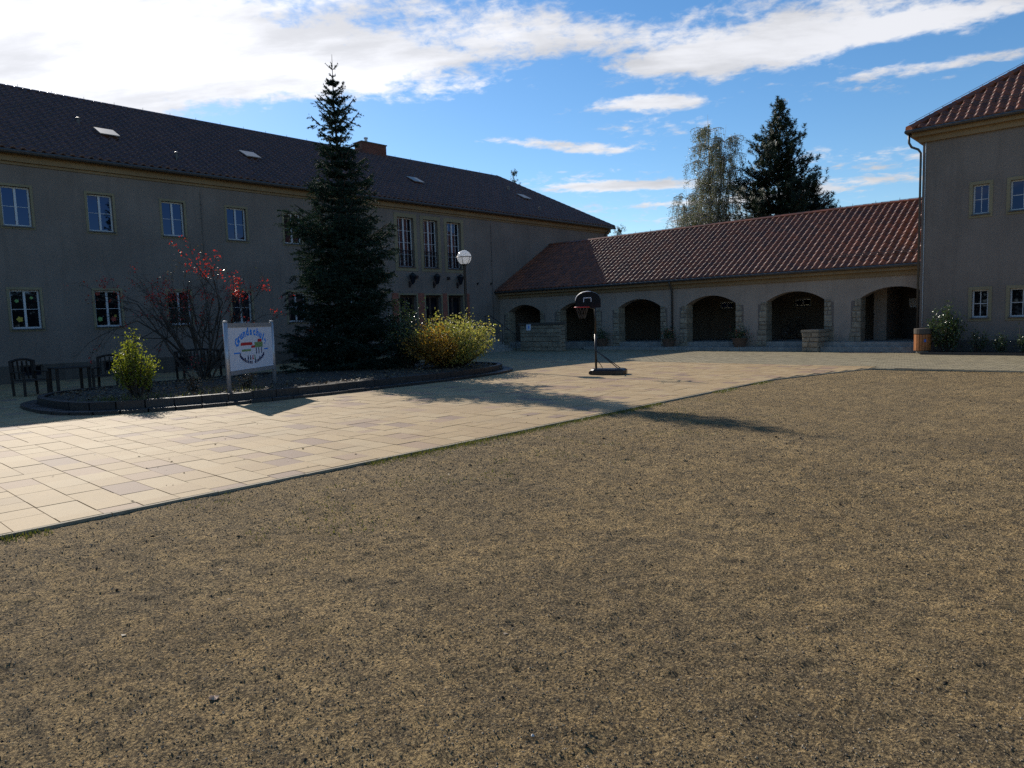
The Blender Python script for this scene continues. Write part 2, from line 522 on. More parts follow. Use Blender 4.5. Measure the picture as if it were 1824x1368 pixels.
M['sandstone'] = simple('red_sandstone', (0.24, 0.085, 0.055), 0.85, 0.2, 5, 0.4, 60)
M['fieldstone'] = simple('rough_fieldstone', (0.25, 0.205, 0.145), 0.9, 0.25, 7, 0.8, 26, island=0.35)
M['concrete'] = simple('stair_concrete', (0.27, 0.255, 0.225), 0.85, 0.2, 5, 0.4, 70)
M['door'] = simple('dark_wood_door', (0.05, 0.032, 0.02), 0.5, 0.3, 6)
M['wood'] = simple('weathered_wood', (0.02, 0.013, 0.009), 0.75, 0.3, 6, island=0.25)
M['orange_wood'] = simple('orange_wood', (0.30, 0.105, 0.025), 0.6, 0.25, 9, island=0.25)
M['blue'] = simple('blue_sticker', (0.02, 0.10, 0.42), 0.5, 0.1, 10)
M['opal'], _t, _b = mat_new('opal_glass_globe')
_b.inputs['Base Color'].default_value = (0.85, 0.85, 0.85, 1); _b.inputs['Roughness'].default_value = 0.15
_tr = _t.node('ShaderNodeBsdfTranslucent'); _tr.inputs[0].default_value = (0.9, 0.9, 0.9, 1)
_mx = _t.node('ShaderNodeMixShader'); _mx.inputs[0].default_value = 0.62
_t.l.new(_b.outputs[0], _mx.inputs[1]); _t.l.new(_tr.outputs[0], _mx.inputs[2]); _t.l.new(_mx.outputs[0], _t.n['Material Output'].inputs[0])
M['sign_white'] = simple('white_sign_panel', (0.70, 0.72, 0.78), 0.35, 0.03, 3)
M['sign_blue'] = simple('light_blue_print', (0.005, 0.24, 0.80), 0.4, 0.05, 10)
M['sign_navy'] = simple('navy_print', (0.012, 0.02, 0.09), 0.4, 0.05, 10)
M['sign_red'] = simple('red_print', (0.50, 0.02, 0.03), 0.4, 0.05, 10)
M['sign_green'] = simple('green_print', (0.19, 0.30, 0.12), 0.4, 0.05, 10)
M['paper_yellow'] = simple('yellow_paper', (0.45, 0.35, 0.05), 0.7, 0.1, 10)
M['paper_red'] = simple('red_paper', (0.38, 0.06, 0.04), 0.7, 0.1, 10)
M['paper_green'] = simple('green_paper', (0.18, 0.36, 0.12), 0.7, 0.1, 10)
M['bark'] = simple('dark_bark', (0.05, 0.038, 0.028), 0.9, 0.3, 20, 0.6, 40)
M['birch_bark'] = simple('birch_bark', (0.38, 0.36, 0.33), 0.8, 0.4, 6, 0.4, 20)
M['spruce'] = leaf_mat('spruce_needles', [(0.010, 0.023, 0.016), (0.02, 0.042, 0.029), (0.026, 0.048, 0.038), (0.036, 0.058, 0.038)], 0.75, 0.2, 0.1)
M['pine'] = leaf_mat('pine_needles', [(0.012, 0.022, 0.012), (0.022, 0.04, 0.018), (0.04, 0.055, 0.02)], 0.5, 0.2, 0.25)
M['birch'] = leaf_mat('birch_leaves', [(0.075, 0.10, 0.045), (0.13, 0.15, 0.07), (0.20, 0.16, 0.08), (0.10, 0.14, 0.075)], 0.35, 0.4, 0.5)
M['far_leaf'] = leaf_mat('far_leaves', [(0.025, 0.04, 0.02), (0.045, 0.06, 0.025)], 0.5, 0.3)
M['lime_leaf'] = leaf_mat('lime_shrub_leaves', [(0.16, 0.20, 0.02), (0.22, 0.25, 0.03), (0.30, 0.30, 0.04), (0.12, 0.17, 0.02)], 0.4, 0.55)
M['gold_leaf'] = leaf_mat('golden_shrub_leaves', [(0.30, 0.32, 0.07), (0.40, 0.38, 0.11), (0.25, 0.29, 0.07), (0.48, 0.42, 0.16), (0.36, 0.27, 0.06)], 0.42, 0.55)
M['orange_leaf'] = leaf_mat('orange_shrub_leaves', [(0.36, 0.17, 0.03), (0.42, 0.26, 0.05), (0.28, 0.18, 0.03)], 0.45, 0.55)
M['red_leaf'] = leaf_mat('red_shrub_leaves', [(0.42, 0.02, 0.015), (0.55, 0.04, 0.02), (0.30, 0.015, 0.02)], 0.3, 0.45, 0.7)
M['dull_leaf'] = leaf_mat('dull_shrub_leaves', [(0.07, 0.06, 0.035), (0.12, 0.08, 0.05), (0.06, 0.075, 0.03)], 0.25, 0.3, 0.8)
M['green_leaf'] = leaf_mat('dark_green_leaves', [(0.03, 0.055, 0.02), (0.05, 0.085, 0.03), (0.07, 0.10, 0.035)], 0.3, 0.3, 0.7)
M['flower'] = leaf_mat('red_flowers', [(0.5, 0.03, 0.03), (0.6, 0.12, 0.05), (0.7, 0.35, 0.2)], 0.5, 0.4)
M['litter'] = leaf_mat('leaf_litter', [(0.06, 0.04, 0.025), (0.14, 0.09, 0.05), (0.25, 0.19, 0.11), (0.05, 0.045, 0.03)], 0.6, 0.1, 0.3)
M['grass'] = leaf_mat('short_grass', [(0.08, 0.11, 0.02), (0.14, 0.15, 0.03), (0.19, 0.16, 0.06)], 0.5, 0.4)
M['dry_leaf'] = simple('dry_leaf', (0.50, 0.33, 0.21), 0.6, 0.25, 30)
M['pale_stone'] = simple('pale_pebble', (0.62, 0.58, 0.52), 0.7, 0.1, 30)
M['tub'] = simple('terracotta_tub', (0.12, 0.07, 0.045), 0.85, 0.2, 10)
M['rubber'] = simple('black_rubber', (0.01, 0.01, 0.011), 0.7, 0.1, 10)
M['mat'] = simple('dark_doormat', (0.03, 0.033, 0.04), 0.9, 0.2, 40)


def glass_mat():
    m, t, b = mat_new('window_glass')
    pos, g = coords(t)
    b.inputs['Base Color'].default_value = (0.006, 0.007, 0.009, 1)
    b.inputs['Roughness'].default_value = 0.02
    b.inputs['IOR'].default_value = 1.7
    b.inputs['Specular Tint'].default_value = (0.36, 0.52, 1.0, 1)
    b.inputs['Coat Weight'].default_value = 0.0
    b.inputs['Coat Roughness'].default_value = 0.01
    bp = t.node('ShaderNodeBump'); bp.inputs['Strength'].default_value = 0.02; bp.inputs['Distance'].default_value = 0.02
    t.l.new(t.noise(pos, 1.2, 2, 0.5), bp.inputs['Height']); t.l.new(bp.outputs[0], b.inputs['Normal'])
    return m


M['glass'] = glass_mat()

# ------------------------------------------------------------------ the ground
KX = -7.21            # edge between paving and gravel
YB = 22.33            # edge between beige slabs and grey pavers
KERB = [(KX, -6.0), (KX, 17.4), (-6.1, 21.55), (30.0, 23.2)]


def kerb_x(y):
    for (xa, ya), (xb, yb) in zip(KERB[:2 + 1], KERB[1:]):
        if ya <= y <= yb: return xa + (xb - xa) * (y - ya) / (yb - ya)
    return KX if y < 0 else 1e9


g = 900.0
o = np_mesh('ground', [(-g, -g, -0.13), (g, -g, -0.13), (g, g, -0.13), (-g, g, -0.13)], [(0, 1, 2, 3)], M['ground'])
tag(o, kind='structure')


def graded(a, b, mid0, mid1, step, grow=1.06, maxs=0.6):
    mid = list(np.arange(mid0, mid1, step))
    lo = []; s = step; x = mid0
    while x > a: s = min(s * grow, maxs); x -= s; lo.append(max(x, a))
    hi = []; s = step; x = mid[-1]
    while x < b: s = min(s * grow, maxs); x += s; hi.append(min(x, b))
    return np.array(lo[::-1] + mid + hi)


def gravel_z(X, Y):
    z = 0.03 * fbm(X, Y, 0.5, 3, 3) + 0.034 * fbm(X, Y, 2.2, 3, 9, 0.6) + 0.024 * fbm(X, Y, 8.0, 2, 21, 0.7) + 0.026 * fbm(X, Y, 17.0, 2, 51, 0.8)
    edge = np.clip((X - KX) / 0.5, 0, 1)
    return -0.026 + z * (0.3 + 0.7 * edge)


xs = graded(KX + 0.01, 30, -6.0, 3.0, 0.026, 1.04)
ys = graded(-6, 24, 0.6, 7.5, 0.026, 1.04)
GX, GY = np.meshgrid(xs, ys)
GZ = gravel_z(GX, GY)
nx, ny = len(xs), len(ys)
# pull the far left corner of the sheet onto the bent kerb
for j, y in enumerate(ys):
    kx = kerb_x(y)
    if y > 17.4:
        if kx < 29.9:
            GX[j] = kx + 0.02 + (GX[j] - xs[0]) * (30 - kx - 0.02) / (30 - xs[0])
        else: GX[j] = 30.0
idx = np.arange(nx * ny).reshape(ny, nx)
F = np.stack([idx[:-1, :-1], idx[:-1, 1:], idx[1:, 1:], idx[1:, :-1]], -1).reshape(-1, 4)
keep = np.abs(GX[:-1, 1:] - GX[:-1, :-1]).ravel() > 1e-6
o = np_mesh('gravel_yard', np.stack([GX, GY, GZ], -1).reshape(-1, 3), F[keep], M['gravel'], smooth=True)
tag(o, kind='structure')

# loose stones in the gravel: density falls with distance from the place one stands
OCT_F = np.array([(0, 2, 4), (2, 1, 4), (1, 3, 4), (3, 0, 4), (2, 0, 5), (1, 2, 5), (3, 1, 5), (0, 3, 5)])
OCT_V = np.array([(1, 0, 0), (-1, 0, 0), (0, 1, 0), (0, -1, 0), (0, 0, 1), (0, 0, -1.0)])


def scatter_stones(name, n, rmin, rmax, smin, smax, mat, flat=0.6, label=None, power=1.0, kind='stuff'):
    u = rng.random(n)
    r = rmin * (rmax / rmin) ** (u ** power)
    a = rng.uniform(R(-38), R(100), n)          # measured from +Y towards -X
    X = -np.sin(a) * r; Y = np.cos(a) * r
    ok = np.array([x > kerb_x(y) + 0.03 for x, y in zip(X, Y)]) & (Y > -4)
    X, Y, r = X[ok], Y[ok], r[ok]; n = len(X)
    s = rng.uniform(0, 1, n) ** 2.2 * (smax - smin) + smin
    s *= np.clip(r / 6, 0.8, 1.6)
    V = OCT_V[None] * (s[:, None, None] * rng.uniform(0.6, 1.25, (n, 6, 1)))
    V[:, :, 2] *= flat
    th = rng.uniform(0, 6.28, n); c, sn = np.cos(th), np.sin(th)
    Vx = V[:, :, 0] * c[:, None] - V[:, :, 1] * sn[:, None]; Vy = V[:, :, 0] * sn[:, None] + V[:, :, 1] * c[:, None]
    Z = gravel_z(X, Y)
    W = np.stack([Vx + X[:, None], Vy + Y[:, None], V[:, :, 2] + Z[:, None] + s[:, None] * 0.3], -1).reshape(-1, 3)
    F = (OCT_F[None] + 6 * np.arange(n)[:, None, None]).reshape(-1, 3)
    o = np_mesh(name, W, F, mat)
    return tag(o, label, 'gravel', None, kind)


scatter_stones('loose_gravel', 200000, 1.6, 24, 0.002, 0.0085, M['stone_bits'], 0.65, 'small loose gravel strewn over the sandy yard')
scatter_stones('dark_clods', 520, 1.8, 20, 0.004, 0.016, M['clod'], 0.6, 'dark crumbs of soil scattered over the sandy yard', 0.8)

# a dry leaf and a pale pebble near the camera
t_ = np.linspace(0, 2 * math.pi, 14)[:-1]
LEAFX, LEAFY = -3.19, 1.31
lf = [( LEAFX + 0.024 * math.cos(a) * (1 + 0.25 * math.cos(5 * a)), LEAFY + 0.022 * math.sin(a) * (1 + 0.2 * math.sin(5 * a)), 0.0) for a in t_]
lf = [(x, y, float(gravel_z(np.array([x]), np.array([y]))[0]) + 0.009 + 0.006 * math.sin(3 * i)) for i, (x, y, _) in enumerate(lf)]
cxy = (LEAFX, LEAFY, float(gravel_z(np.array([LEAFX]), np.array([LEAFY]))[0]) + 0.014)
o = np_mesh('dry_leaf', lf + [cxy], [(i, (i + 1) % 13, 13) for i in range(13)], M['dry_leaf'])
tag(o, 'curled pale brown leaf lying alone on the sandy gravel', 'leaf')
PEBX, PEBY = -1.855, 2.05
V = OCT_V * 0.009 * rng.uniform(0.8, 1.2, (6, 1)) + np.array([PEBX, PEBY, float(gravel_z(np.array([PEBX]), np.array([PEBY]))[0]) + 0.01])
o = np_mesh('pebble', V, OCT_F, M['pale_stone']); tag(o, 'single white pebble on the gravel near the camera', 'pebble')

# beige slab paving
o = np_mesh('plaza_paving', [(-40, -8, -0.016), (KX, -8, -0.016), (KX, 17.4, -0.016), (-6.1, 21.55, -0.016), (-6.3, YB, -0.016), (-40, YB, -0.016)],
            [(0, 1, 2, 3, 4, 5)], M['joint'])
plaza = tag(o, kind='structure')
CH = 0.006


def unit_slab(name, mat):
    """1 x 1 m block with a chamfered top; scaled per piece"""
    V = []; F = []
    for (k, z) in ((0.5, -1.0), (0.5, -0.12), (0.4945, 0.0)):
        V += [(-k, -k, z), (k, -k, z), (k, k, z), (-k, k, z)]
    for b in (0, 4):
        for i in range(4): F.append((b + i, b + (i + 1) % 4, b + 4 + (i + 1) % 4, b + 4 + i))
    F.append((8, 9, 10, 11))
    return np.array(V), F


SV, SF = unit_slab('slab', None)
slabs = []
y = -7.5
row = 0
while y < YB - 0.05:
    hh = min(0.71, YB - y)
    x = -30.0 + rnd.uniform(-0.5, 0)
    lim = max(kerb_x(y), KX) if y > 17.4 else KX
    lim = min(kerb_x(min(y + hh, 21.5)), kerb_x(min(max(y, -5), 21.5))) - 0.045
    while x < lim - 0.02:
        L = rnd.choice((0.36, 0.36, 0.45, 0.53, 0.62))
        L = min(L, lim - x)
        if lim - x - L < 0.15: L = lim - x
        if rnd.random() < 0.10 and L < 0.5: parts = [(x, y, L, hh)]
        elif rnd.random() < 0.75: parts = [(x, y, L, hh / 2), (x, y + hh / 2, L, hh / 2)]
        else:
            k = rnd.uniform(0.4, 0.6); parts = [(x, y, L, hh / 2), (x, y + hh / 2, L * k, hh / 2), (x + L * k, y + hh / 2, L * (1 - k), hh / 2)]
        slabs += parts
        x += L
    y += 0.71


def in_bed(x, y, grow=0.0):
    return (abs((x + 18.4) / (3.1 + grow)) ** 3.2 + abs((y - 11.0) / (6.6 + grow)) ** 3.2) < 1


slabs = [s for s in slabs if not in_bed(s[0] + s[2] / 2, s[1] + s[3] / 2, -0.45)]
GAP = 0.006


def place_slabs(rects, parent, name, mat, hz, top, n_single):
    P = np.array([(x + l / 2, y + w / 2, 0) for x, y, l, w in rects])
    D = np.linalg.norm(P - CAM, axis=1)
    A_ = np.array([l * w for _, _, l, w in rects])
    score = np.where(in_view(P, -0.005), A_ / D ** 3, 0)
    order = np.argsort(-score)
    single = set(order[:n_single].tolist())
    me = raw_mesh(name, SV, SF, mat)
    VV = []; FF = []
    for i, (x, y, l, w) in enumerate(rects):
        dz = rnd.uniform(-0.003, 0.003); tx = rnd.gauss(0, 0.002)
        if i in single:
            Mx = Matrix.Translation((x + l / 2, y + w / 2, top + dz)) @ Matrix.Rotation(tx, 4, 'X') @ Matrix.Diagonal((l - GAP, w - GAP, hz, 1))
            shared(name, me, parent, Mx)
        else:
            b = len(VV) * 12
            VV.append(SV * np.array([l - GAP, w - GAP, hz]) + np.array([x + l / 2, y + w / 2, top + dz]))
            FF.append([tuple(k + b for k in f) for f in SF])
    if VV:
        np_mesh(name + '_field', np.concatenate(VV), np.array([f for q in FF for f in q]), mat, parent, kind='stuff')


place_slabs(slabs, plaza, 'slab', M['slab'], 0.02, 0.0, 300)

# grey paver strip in front of the arcade
o = np_mesh('paver_strip', [(-29.6, YB, -0.02), (-6.3, YB, -0.02), (-6.1, 21.6, -0.02), (30, 23.25, -0.02), (30, 30.9, -0.02), (-29.6, 30.9, -0.02)], [(0, 1, 2, 3, 4, 5)], M['joint'])
strip = tag(o, kind='structure')
pav = []
j = 0
y = 21.65
while y < 30.8:
    x = -29.5 + (0.125 if j % 2 else 0)
    while x < 6.0:
        ok = y > YB - 0.001 or x > -6.15 + 0
        if y < YB - 0.001 and y < 21.6 + (x + 6.1) * 0.0457 + 0.03: ok = False
        if ok: pav.append((x, y, 0.25, 0.17))
        x += 0.25
    y += 0.17; j += 1
GAP = 0.012
place_slabs(pav, strip, 'paver', M['paver'], 0.025, 0.002, 0)
GAP = 0.006

# kerb stones between paving and gravel
kb = MB()
root = tag(np_mesh('edging_kerb', [(KX - 0.04, -6, -0.1), (KX + 0.02, -6, -0.1), (KX + 0.02, 17.4, -0.1), (KX - 0.04, 17.4, -0.1)], [(0, 1, 2, 3)], M['joint']), kind='structure')
for (xa, ya), (xb, yb) in zip(KERB[:-1], KERB[1:]):
    L = math.hypot(xb - xa, yb - ya); n = int(L / 1.0)
    for i in range(n):
        a = np.array([xa + (xb - xa) * i / n, ya + (yb - ya) * i / n]); b = np.array([xa + (xb - xa) * (i + 1) / n, ya + (yb - ya) * (i + 1) / n])
        t = (b - a) / np.linalg.norm(b - a); nn = np.array([t[1], -t[0]])
        c = (a + b) / 2
        if c[0] > 8: continue
        MB().obox((c[0], c[1], -0.045 + rnd.uniform(-0.003, 0.003)), (*nn, 0), (*t, 0), (0, 0, 1), 0.022, np.linalg.norm(b - a) / 2 - 0.004, 0.046).build('kerb_stone', M['kerb'], root)

# short grass along the kerb
def blades(name, P, hmin, hmax, mat, label, cat, lean=0.5, wid=0.006):
    n = len(P)
    h = rng.uniform(hmin, hmax, n); a = rng.uniform(0, 6.28, n); l = rng.uniform(0, lean, n)
    d = np.stack([np.cos(a) * l * h, np.sin(a) * l * h, h], -1)
    s = np.stack([-np.sin(a), np.cos(a), np.zeros(n)], -1) * wid
    V = np.stack([P - s, P + s, P + d], 1).reshape(-1, 3)
    F = np.arange(3 * n).reshape(-1, 3)
    o = np_mesh(name, V, F, mat)
    return tag(o, label, cat, None, 'stuff')


n = 9000
gy = rng.uniform(0.5, 20, n); gx = KX + 0.03 + np.abs(rng.normal(0, 0.10, n))
w = vnoise(gy * 0.9, gy * 0 + 3.3, 5) > 0.45
gy, gx = gy[w], gx[w]
P = np.stack([gx, gy, gravel_z(gx, gy)], -1)
blades('grass_fringe', P, 0.015, 0.05, M['grass'], 'thin short grass fringing the edge of the gravel yard', 'grass', 0.9, 0.005)
n = 5000
gx = rng.uniform(KX, KX + 2.6, n); gy = rng.uniform(2.5, 13, n)
w = (vnoise(gx * 2.2, gy * 2.2, 15) > 0.66)
gx, gy = gx[w], gy[w]
blades('grass_tufts', np.stack([gx, gy, gravel_z(gx, gy)], -1), 0.01, 0.035, M['grass'], 'sparse grass tufts growing in the sandy yard', 'grass', 1.0, 0.005)

# ------------------------------------------------------------------ the planting bed
def bed_pt(a, grow=0.0):
    c, s = math.cos(a), math.sin(a)
    return np.array([-18.4 + (3.1 + grow) * math.copysign(abs(c) ** (2 / 3.2), c), 11.0 + (6.6 + grow) * math.copysign(abs(s) ** (2 / 3.2), s)])


def loop_points(grow, step):
    A_ = np.linspace(0, 2 * math.pi, 2000)
    P = np.array([bed_pt(a, grow) for a in A_])
    d = np.r_[0, np.cumsum(np.linalg.norm(np.diff(P, axis=0), axis=1))]
    n = int(d[-1] / step)
    return np.stack([np.interp(np.linspace(0, d[-1], n + 1), d, P[:, k]) for k in (0, 1)], -1)


L = loop_points(-0.1, 0.35)[:-1]
rings = [np.c_[(L - [-18.4, 11]) * k + [-18.4, 11], np.full(len(L), z)] for k, z in ((1.0, 0.17), (0.85, 0.21), (0.6, 0.23), (0.3, 0.25), (0.02, 0.25))]
V = np.concatenate(rings)
V[:, 2] += 0.06 * fbm(V[:, 0], V[:, 1], 1.7, 3, 33)
nL = len(L)
F = np.array([(r * nL + i, r * nL + (i + 1) % nL, (r + 1) * nL + (i + 1) % nL, (r + 1) * nL + i) for r in range(4) for i in range(nL)])
bed = tag(np_mesh('planting_bed', V, F, M['soil'], smooth=True), kind='structure')
for grow, wdt, z0, z1, st, nm in ((0.0, 0.075, -0.01, 0.235, 0.55, 'kerb_stone'), (0.24, 0.16, -0.01, 0.07, 0.5, 'kerb_step')):
    L = loop_points(grow, st)
    for a, b in zip(L[:-1], L[1:]):
        t = (b - a); ln = np.linalg.norm(t); t = t / ln; nn = np.array([t[1], -t[0]]); c = (a + b) / 2
        dz = rnd.uniform(-0.008, 0.008)
        MB().obox((c[0], c[1], (z0 + z1) / 2 + dz), (*nn, 0), (*t, 0), (0, 0, 1), wdt, ln / 2 - 0.006, (z1 - z0) / 2).build(nm, M['dark_kerb'], bed)


def bed_random(n, shrink=-0.25):
    x = rng.uniform(-21.4, -15.4, n * 2); y = rng.uniform(4.5, 17.6, n * 2)
    ok = np.array([in_bed(a, b, shrink) for a, b in zip(x, y)])
    return x[ok][:n], y[ok][:n]


def leaf_cloud(name, P, size, mat, parent=None, kind=None, up=0.0, aspect=0.55, flatz=1.0, smin=0.6):
    """diamond leaves of two triangles each at points P"""
    n = len(P)
    a = rng.normal(size=(n, 3)); a[:, 2] *= flatz; a[:, 2] += up
    a /= np.linalg.norm(a, axis=1, keepdims=True)
    b = rng.normal(size=(n, 3)); b[:, 2] *= flatz
    b -= a * np.sum(a * b, 1, keepdims=True); b /= np.linalg.norm(b, axis=1, keepdims=True)
    c = np.cross(a, b)
    s = (rng.uniform(smin, 1.0, n) * size)[:, None]
    V = np.stack([P, P + a * s * 0.5 + b * s * aspect * 0.5 + c * s * 0.08, P + a * s, P + a * s * 0.5 - b * s * aspect * 0.5 + c * s * 0.08], 1).reshape(-1, 3)
    i = 4 * np.arange(n)
    F = np.stack([i, i + 1, i + 2, i + 3], -1)
    return np_mesh(name, V, F, mat, parent, False, kind)


x, y = bed_random(5200)
o = leaf_cloud('leaf_litter', np.stack([x, y, 0.225 + 0.03 * rng.random(len(x))], -1), 0.085, M['litter'], flatz=0.25, aspect=0.7)
tag(o, 'fallen leaves and bark chips covering the planting bed', 'leaf litter', None, 'stuff')
x, y = bed_random(9000)
w = (vnoise(x * 0.9, y * 0.9, 61) > 0.5) & (x > -17.6) & (y < 10.5)
blades('bed_grass', np.stack([x[w], y[w], np.full(w.sum(), 0.19)], -1), 0.05, 0.16, M['grass'], 'low grassy weeds in the planting bed by the sign', 'grass', 0.7, 0.008)

# ------------------------------------------------------------------ building helpers
def wall_panel(P, a0, a1, z0, z1, holes, depth, name, mat, parent):
    """a wall sheet in the (a, z) plane with rectangular openings and their reveals; P(a, z, d) gives the world point, d inward"""
    A_ = sorted({a0, a1, *[h[0] for h in holes], *[h[1] for h in holes]})
    Z_ = sorted({z0, z1, *[h[2] for h in holes], *[h[3] for h in holes]})
    mb = MB()
    for i in range(len(A_) - 1):
        for j in range(len(Z_) - 1):
            ca, cz = (A_[i] + A_[i + 1]) / 2, (Z_[j] + Z_[j + 1]) / 2
            if any(h[0] < ca < h[1] and h[2] < cz < h[3] for h in holes): continue
            mb.add([P(A_[i], Z_[j], 0), P(A_[i + 1], Z_[j], 0), P(A_[i + 1], Z_[j + 1], 0), P(A_[i], Z_[j + 1], 0)], [(0, 1, 2, 3)])
    for (ha, hb, hc, hd) in holes:
        c = [(ha, hc), (hb, hc), (hb, hd), (ha, hd)]
        for k in range(4):
            (x1, y1), (x2, y2) = c[k], c[(k + 1) % 4]
            mb.add([P(x1, y1, 0), P(x1, y1, depth), P(x2, y2, depth), P(x2, y2, 0)], [(0, 1, 2, 3)])
    return mb.build(name, mat, parent)


def prism(P, a0, a1, z0, z1, d0, d1, mb=None):
    mb = mb or MB()
    V = [P(a, z, d) for d in (d0, d1) for a, z in ((a0, z0), (a1, z0), (a1, z1), (a0, z1))]
    return mb.add(V, [(0, 1, 2, 3), (7, 6, 5, 4), (0, 4, 5, 1), (1, 5, 6, 2), (2, 6, 7, 3), (3, 7, 4, 0)])


def make_window(P, parent, o, sur, depth, cols=2, rows=2, mull=0.07, bar=0.018, sill=True, fw=0.055, casement=True, decor=None, lab=None):
    """o = surround outer (a0,a1,z0,z1); sur = surround width; frame set back by depth"""
    a0, a1, z0, z1 = o
    i0, i1, j0, j1 = a0 + sur, a1 - sur, z0 + sur, z1 - sur
    fr = MB()
    d0, d1 = depth, depth + 0.06
    prism(P, i0, i0 + fw, j0, j1, d0, d1, fr); prism(P, i1 - fw, i1, j0, j1, d0, d1, fr)
    prism(P, i0 + fw, i1 - fw, j0, j0 + fw * 1.3, d0, d1, fr); prism(P, i0 + fw, i1 - fw, j1 - fw, j1, d0, d1, fr)
    w = fr.build('window', M['white'], parent)
    if lab: w['label'] = lab
    mid = (i0 + i1) / 2
    leaves = [(i0 + fw, i1 - fw)]
    if casement:
        prism(P, mid - mull / 2, mid + mull / 2, j0 + fw * 1.3, j1 - fw, d0 - 0.012, d1, MB()).build('mullion', M['white'], w)
        leaves = [(i0 + fw, mid - mull / 2), (mid + mull / 2, i1 - fw)]
    n_c = max(1, cols // len(leaves))
    bm = MB()
    for (l0, l1) in leaves:
        zz = np.linspace(j0 + fw * 1.3, j1 - fw, rows + 1); aa = np.linspace(l0, l1, n_c + 1)
        for r_ in range(1, rows): prism(P, l0, l1, zz[r_] - bar / 2, zz[r_] + bar / 2, d0 + 0.008, d1 - 0.006, bm)
        for c_ in range(1, n_c):
            for r_ in range(rows): prism(P, aa[c_] - bar / 2, aa[c_] + bar / 2, zz[r_] + bar / 2, zz[r_ + 1] - bar / 2, d0 + 0.008, d1 - 0.006, bm)
        for r_ in range(rows):
            for c_ in range(n_c):
                prism(P, aa[c_] + 0.001, aa[c_ + 1] - 0.001, zz[r_] + 0.001, zz[r_ + 1] - 0.001, d0 + 0.03, d0 + 0.042).build('pane', M['glass'], w)
    if bm.v: bm.build('glazing_bar', M['white'], w)
    s = MB()
    pr = -0.022
    prism(P, a0, i0, z0, z1, pr, 0.02, s); prism(P, i1, a1, z0, z1, pr, 0.02, s)
    prism(P, i0, i1, j1, z1, pr, 0.02, s); prism(P, i0, i1, z0, j0, pr, 0.02, s)
    s.build('surround', M['trim'], w)
    if sill: prism(P, i0 - 0.04, i1 + 0.04, j0 - 0.035, j0 + 0.012, -0.07, depth, MB()).build('sill', M['metal'], w)
    if decor:
        for (u, v, r, mt) in decor:
            ca, cz = i0 + u * (i1 - i0), j0 + v * (j1 - j0)
            mb = MB(); n = 10
            pts = [(ca + r * (1 if k % 2 else 0.72) * math.cos(2 * math.pi * k / n), cz + r * (1 if k % 2 else 0.72) * math.sin(2 * math.pi * k / n)) for k in range(n)]
            mb.add([P(a, z, d0 + 0.026) for a, z in pts] + [P(a, z, d0 + 0.029) for a, z in pts],
                   [tuple(range(n)), tuple(range(2 * n - 1, n - 1, -1))] + [(k, (k + 1) % n, n + (k + 1) % n, n + k) for k in range(n)])
            mb.build('paper_flower', M[mt], w)
    return w


def hole(o, sur): return (o[0] + sur, o[1] - sur, o[2] + sur, o[3] - sur)


def tile_shape(w, l, rel=1.0):
    """S-shaped clay pan: x across, y up the slope, z out; front lip at y=0"""
    xs_ = np.array([0.0, 0.12, 0.26, 0.40, 0.54, 0.78, 1.0]) * w * 1.04
    zs_ = np.array([0.026, 0.066, 0.074, 0.046, 0.008, 0.0, 0.030]) * rel
    V = []
    n = len(xs_)
    for (yy, dz) in ((0.0, -0.012), (0.0, 0.032 * rel), (l * 1.08, 0.0)):
        for x_, z_ in zip(xs_, zs_):
            V.append((x_, yy, (z_ * (0.55 if dz < 0 else 1)) + dz))
    F = []
    for b in (0, n):
        for i in range(n - 1): F.append((b + i, b + i + 1, b + n + i + 1, b + n + i))
    return np.array(V), F


def tile_slope(parent, eave0, across, up, width, length, inside, mat, tw, tl, n_single, rel=1.0):
    across = np.array(across, float); up = np.array(up, float); nrm = np.cross(across, up)
    V, F = tile_shape(tw, tl, rel)
    me = raw_mesh('tile', V, F, mat, True)
    nr = int(length / tl); nc = int(width / tw)
    tl2 = length / nr; tw2 = width / nc
    pos = []
    for r_ in range(nr):
        for c_ in range(nc):
            u, v = c_ * tw2, r_ * tl2
            if inside is None or inside(u + tw2 / 2, v + tl2 / 2): pos.append((u, v))
    pos = np.array(pos)
    W = np.array(eave0)[None] + pos[:, :1] * across + pos[:, 1:] * up
    C_ = W + across * tw2 / 2 + up * tl2 / 2
    D = np.linalg.norm(C_ - CAM, axis=1)
    score = np.where(in_view(C_, -0.004), 1 / D, 0)
    order = np.argsort(-score)
    single = set(order[:n_single].tolist())
    R3 = np.stack([across, up, nrm], 1)
    VV = []; FF = []
    Fa = np.array(F)
    for i in range(len(W)):
        jit = np.array([rnd.gauss(0, 0.003), rnd.gauss(0, 0.004), rnd.gauss(0, 0.0015)])
        sc = np.array([tw2 / tw, tl2 / tl, 1.0])
        tilt = rnd.gauss(0, 0.012); ti2 = rnd.gauss(0, 0.008)
        T3 = R3 @ np.array([[1, -ti2, 0], [ti2, 1, -tilt], [0, tilt, 1]])
        o_ = W[i] + R3 @ jit
        if i in single:
            Mx = Matrix.Identity(4)
            for a in range(3):
                for b in range(3): Mx[a][b] = T3[a, b] * sc[b]
                Mx[a][3] = o_[a]
            shared('tile', me, parent, Mx)
        else:
            VV.append((V * sc) @ T3.T + o_); FF.append(Fa + len(V) * (len(VV) - 1))
    if VV: np_mesh('tile_field', np.concatenate(VV), np.concatenate(FF), mat, parent, True, kind='stuff')


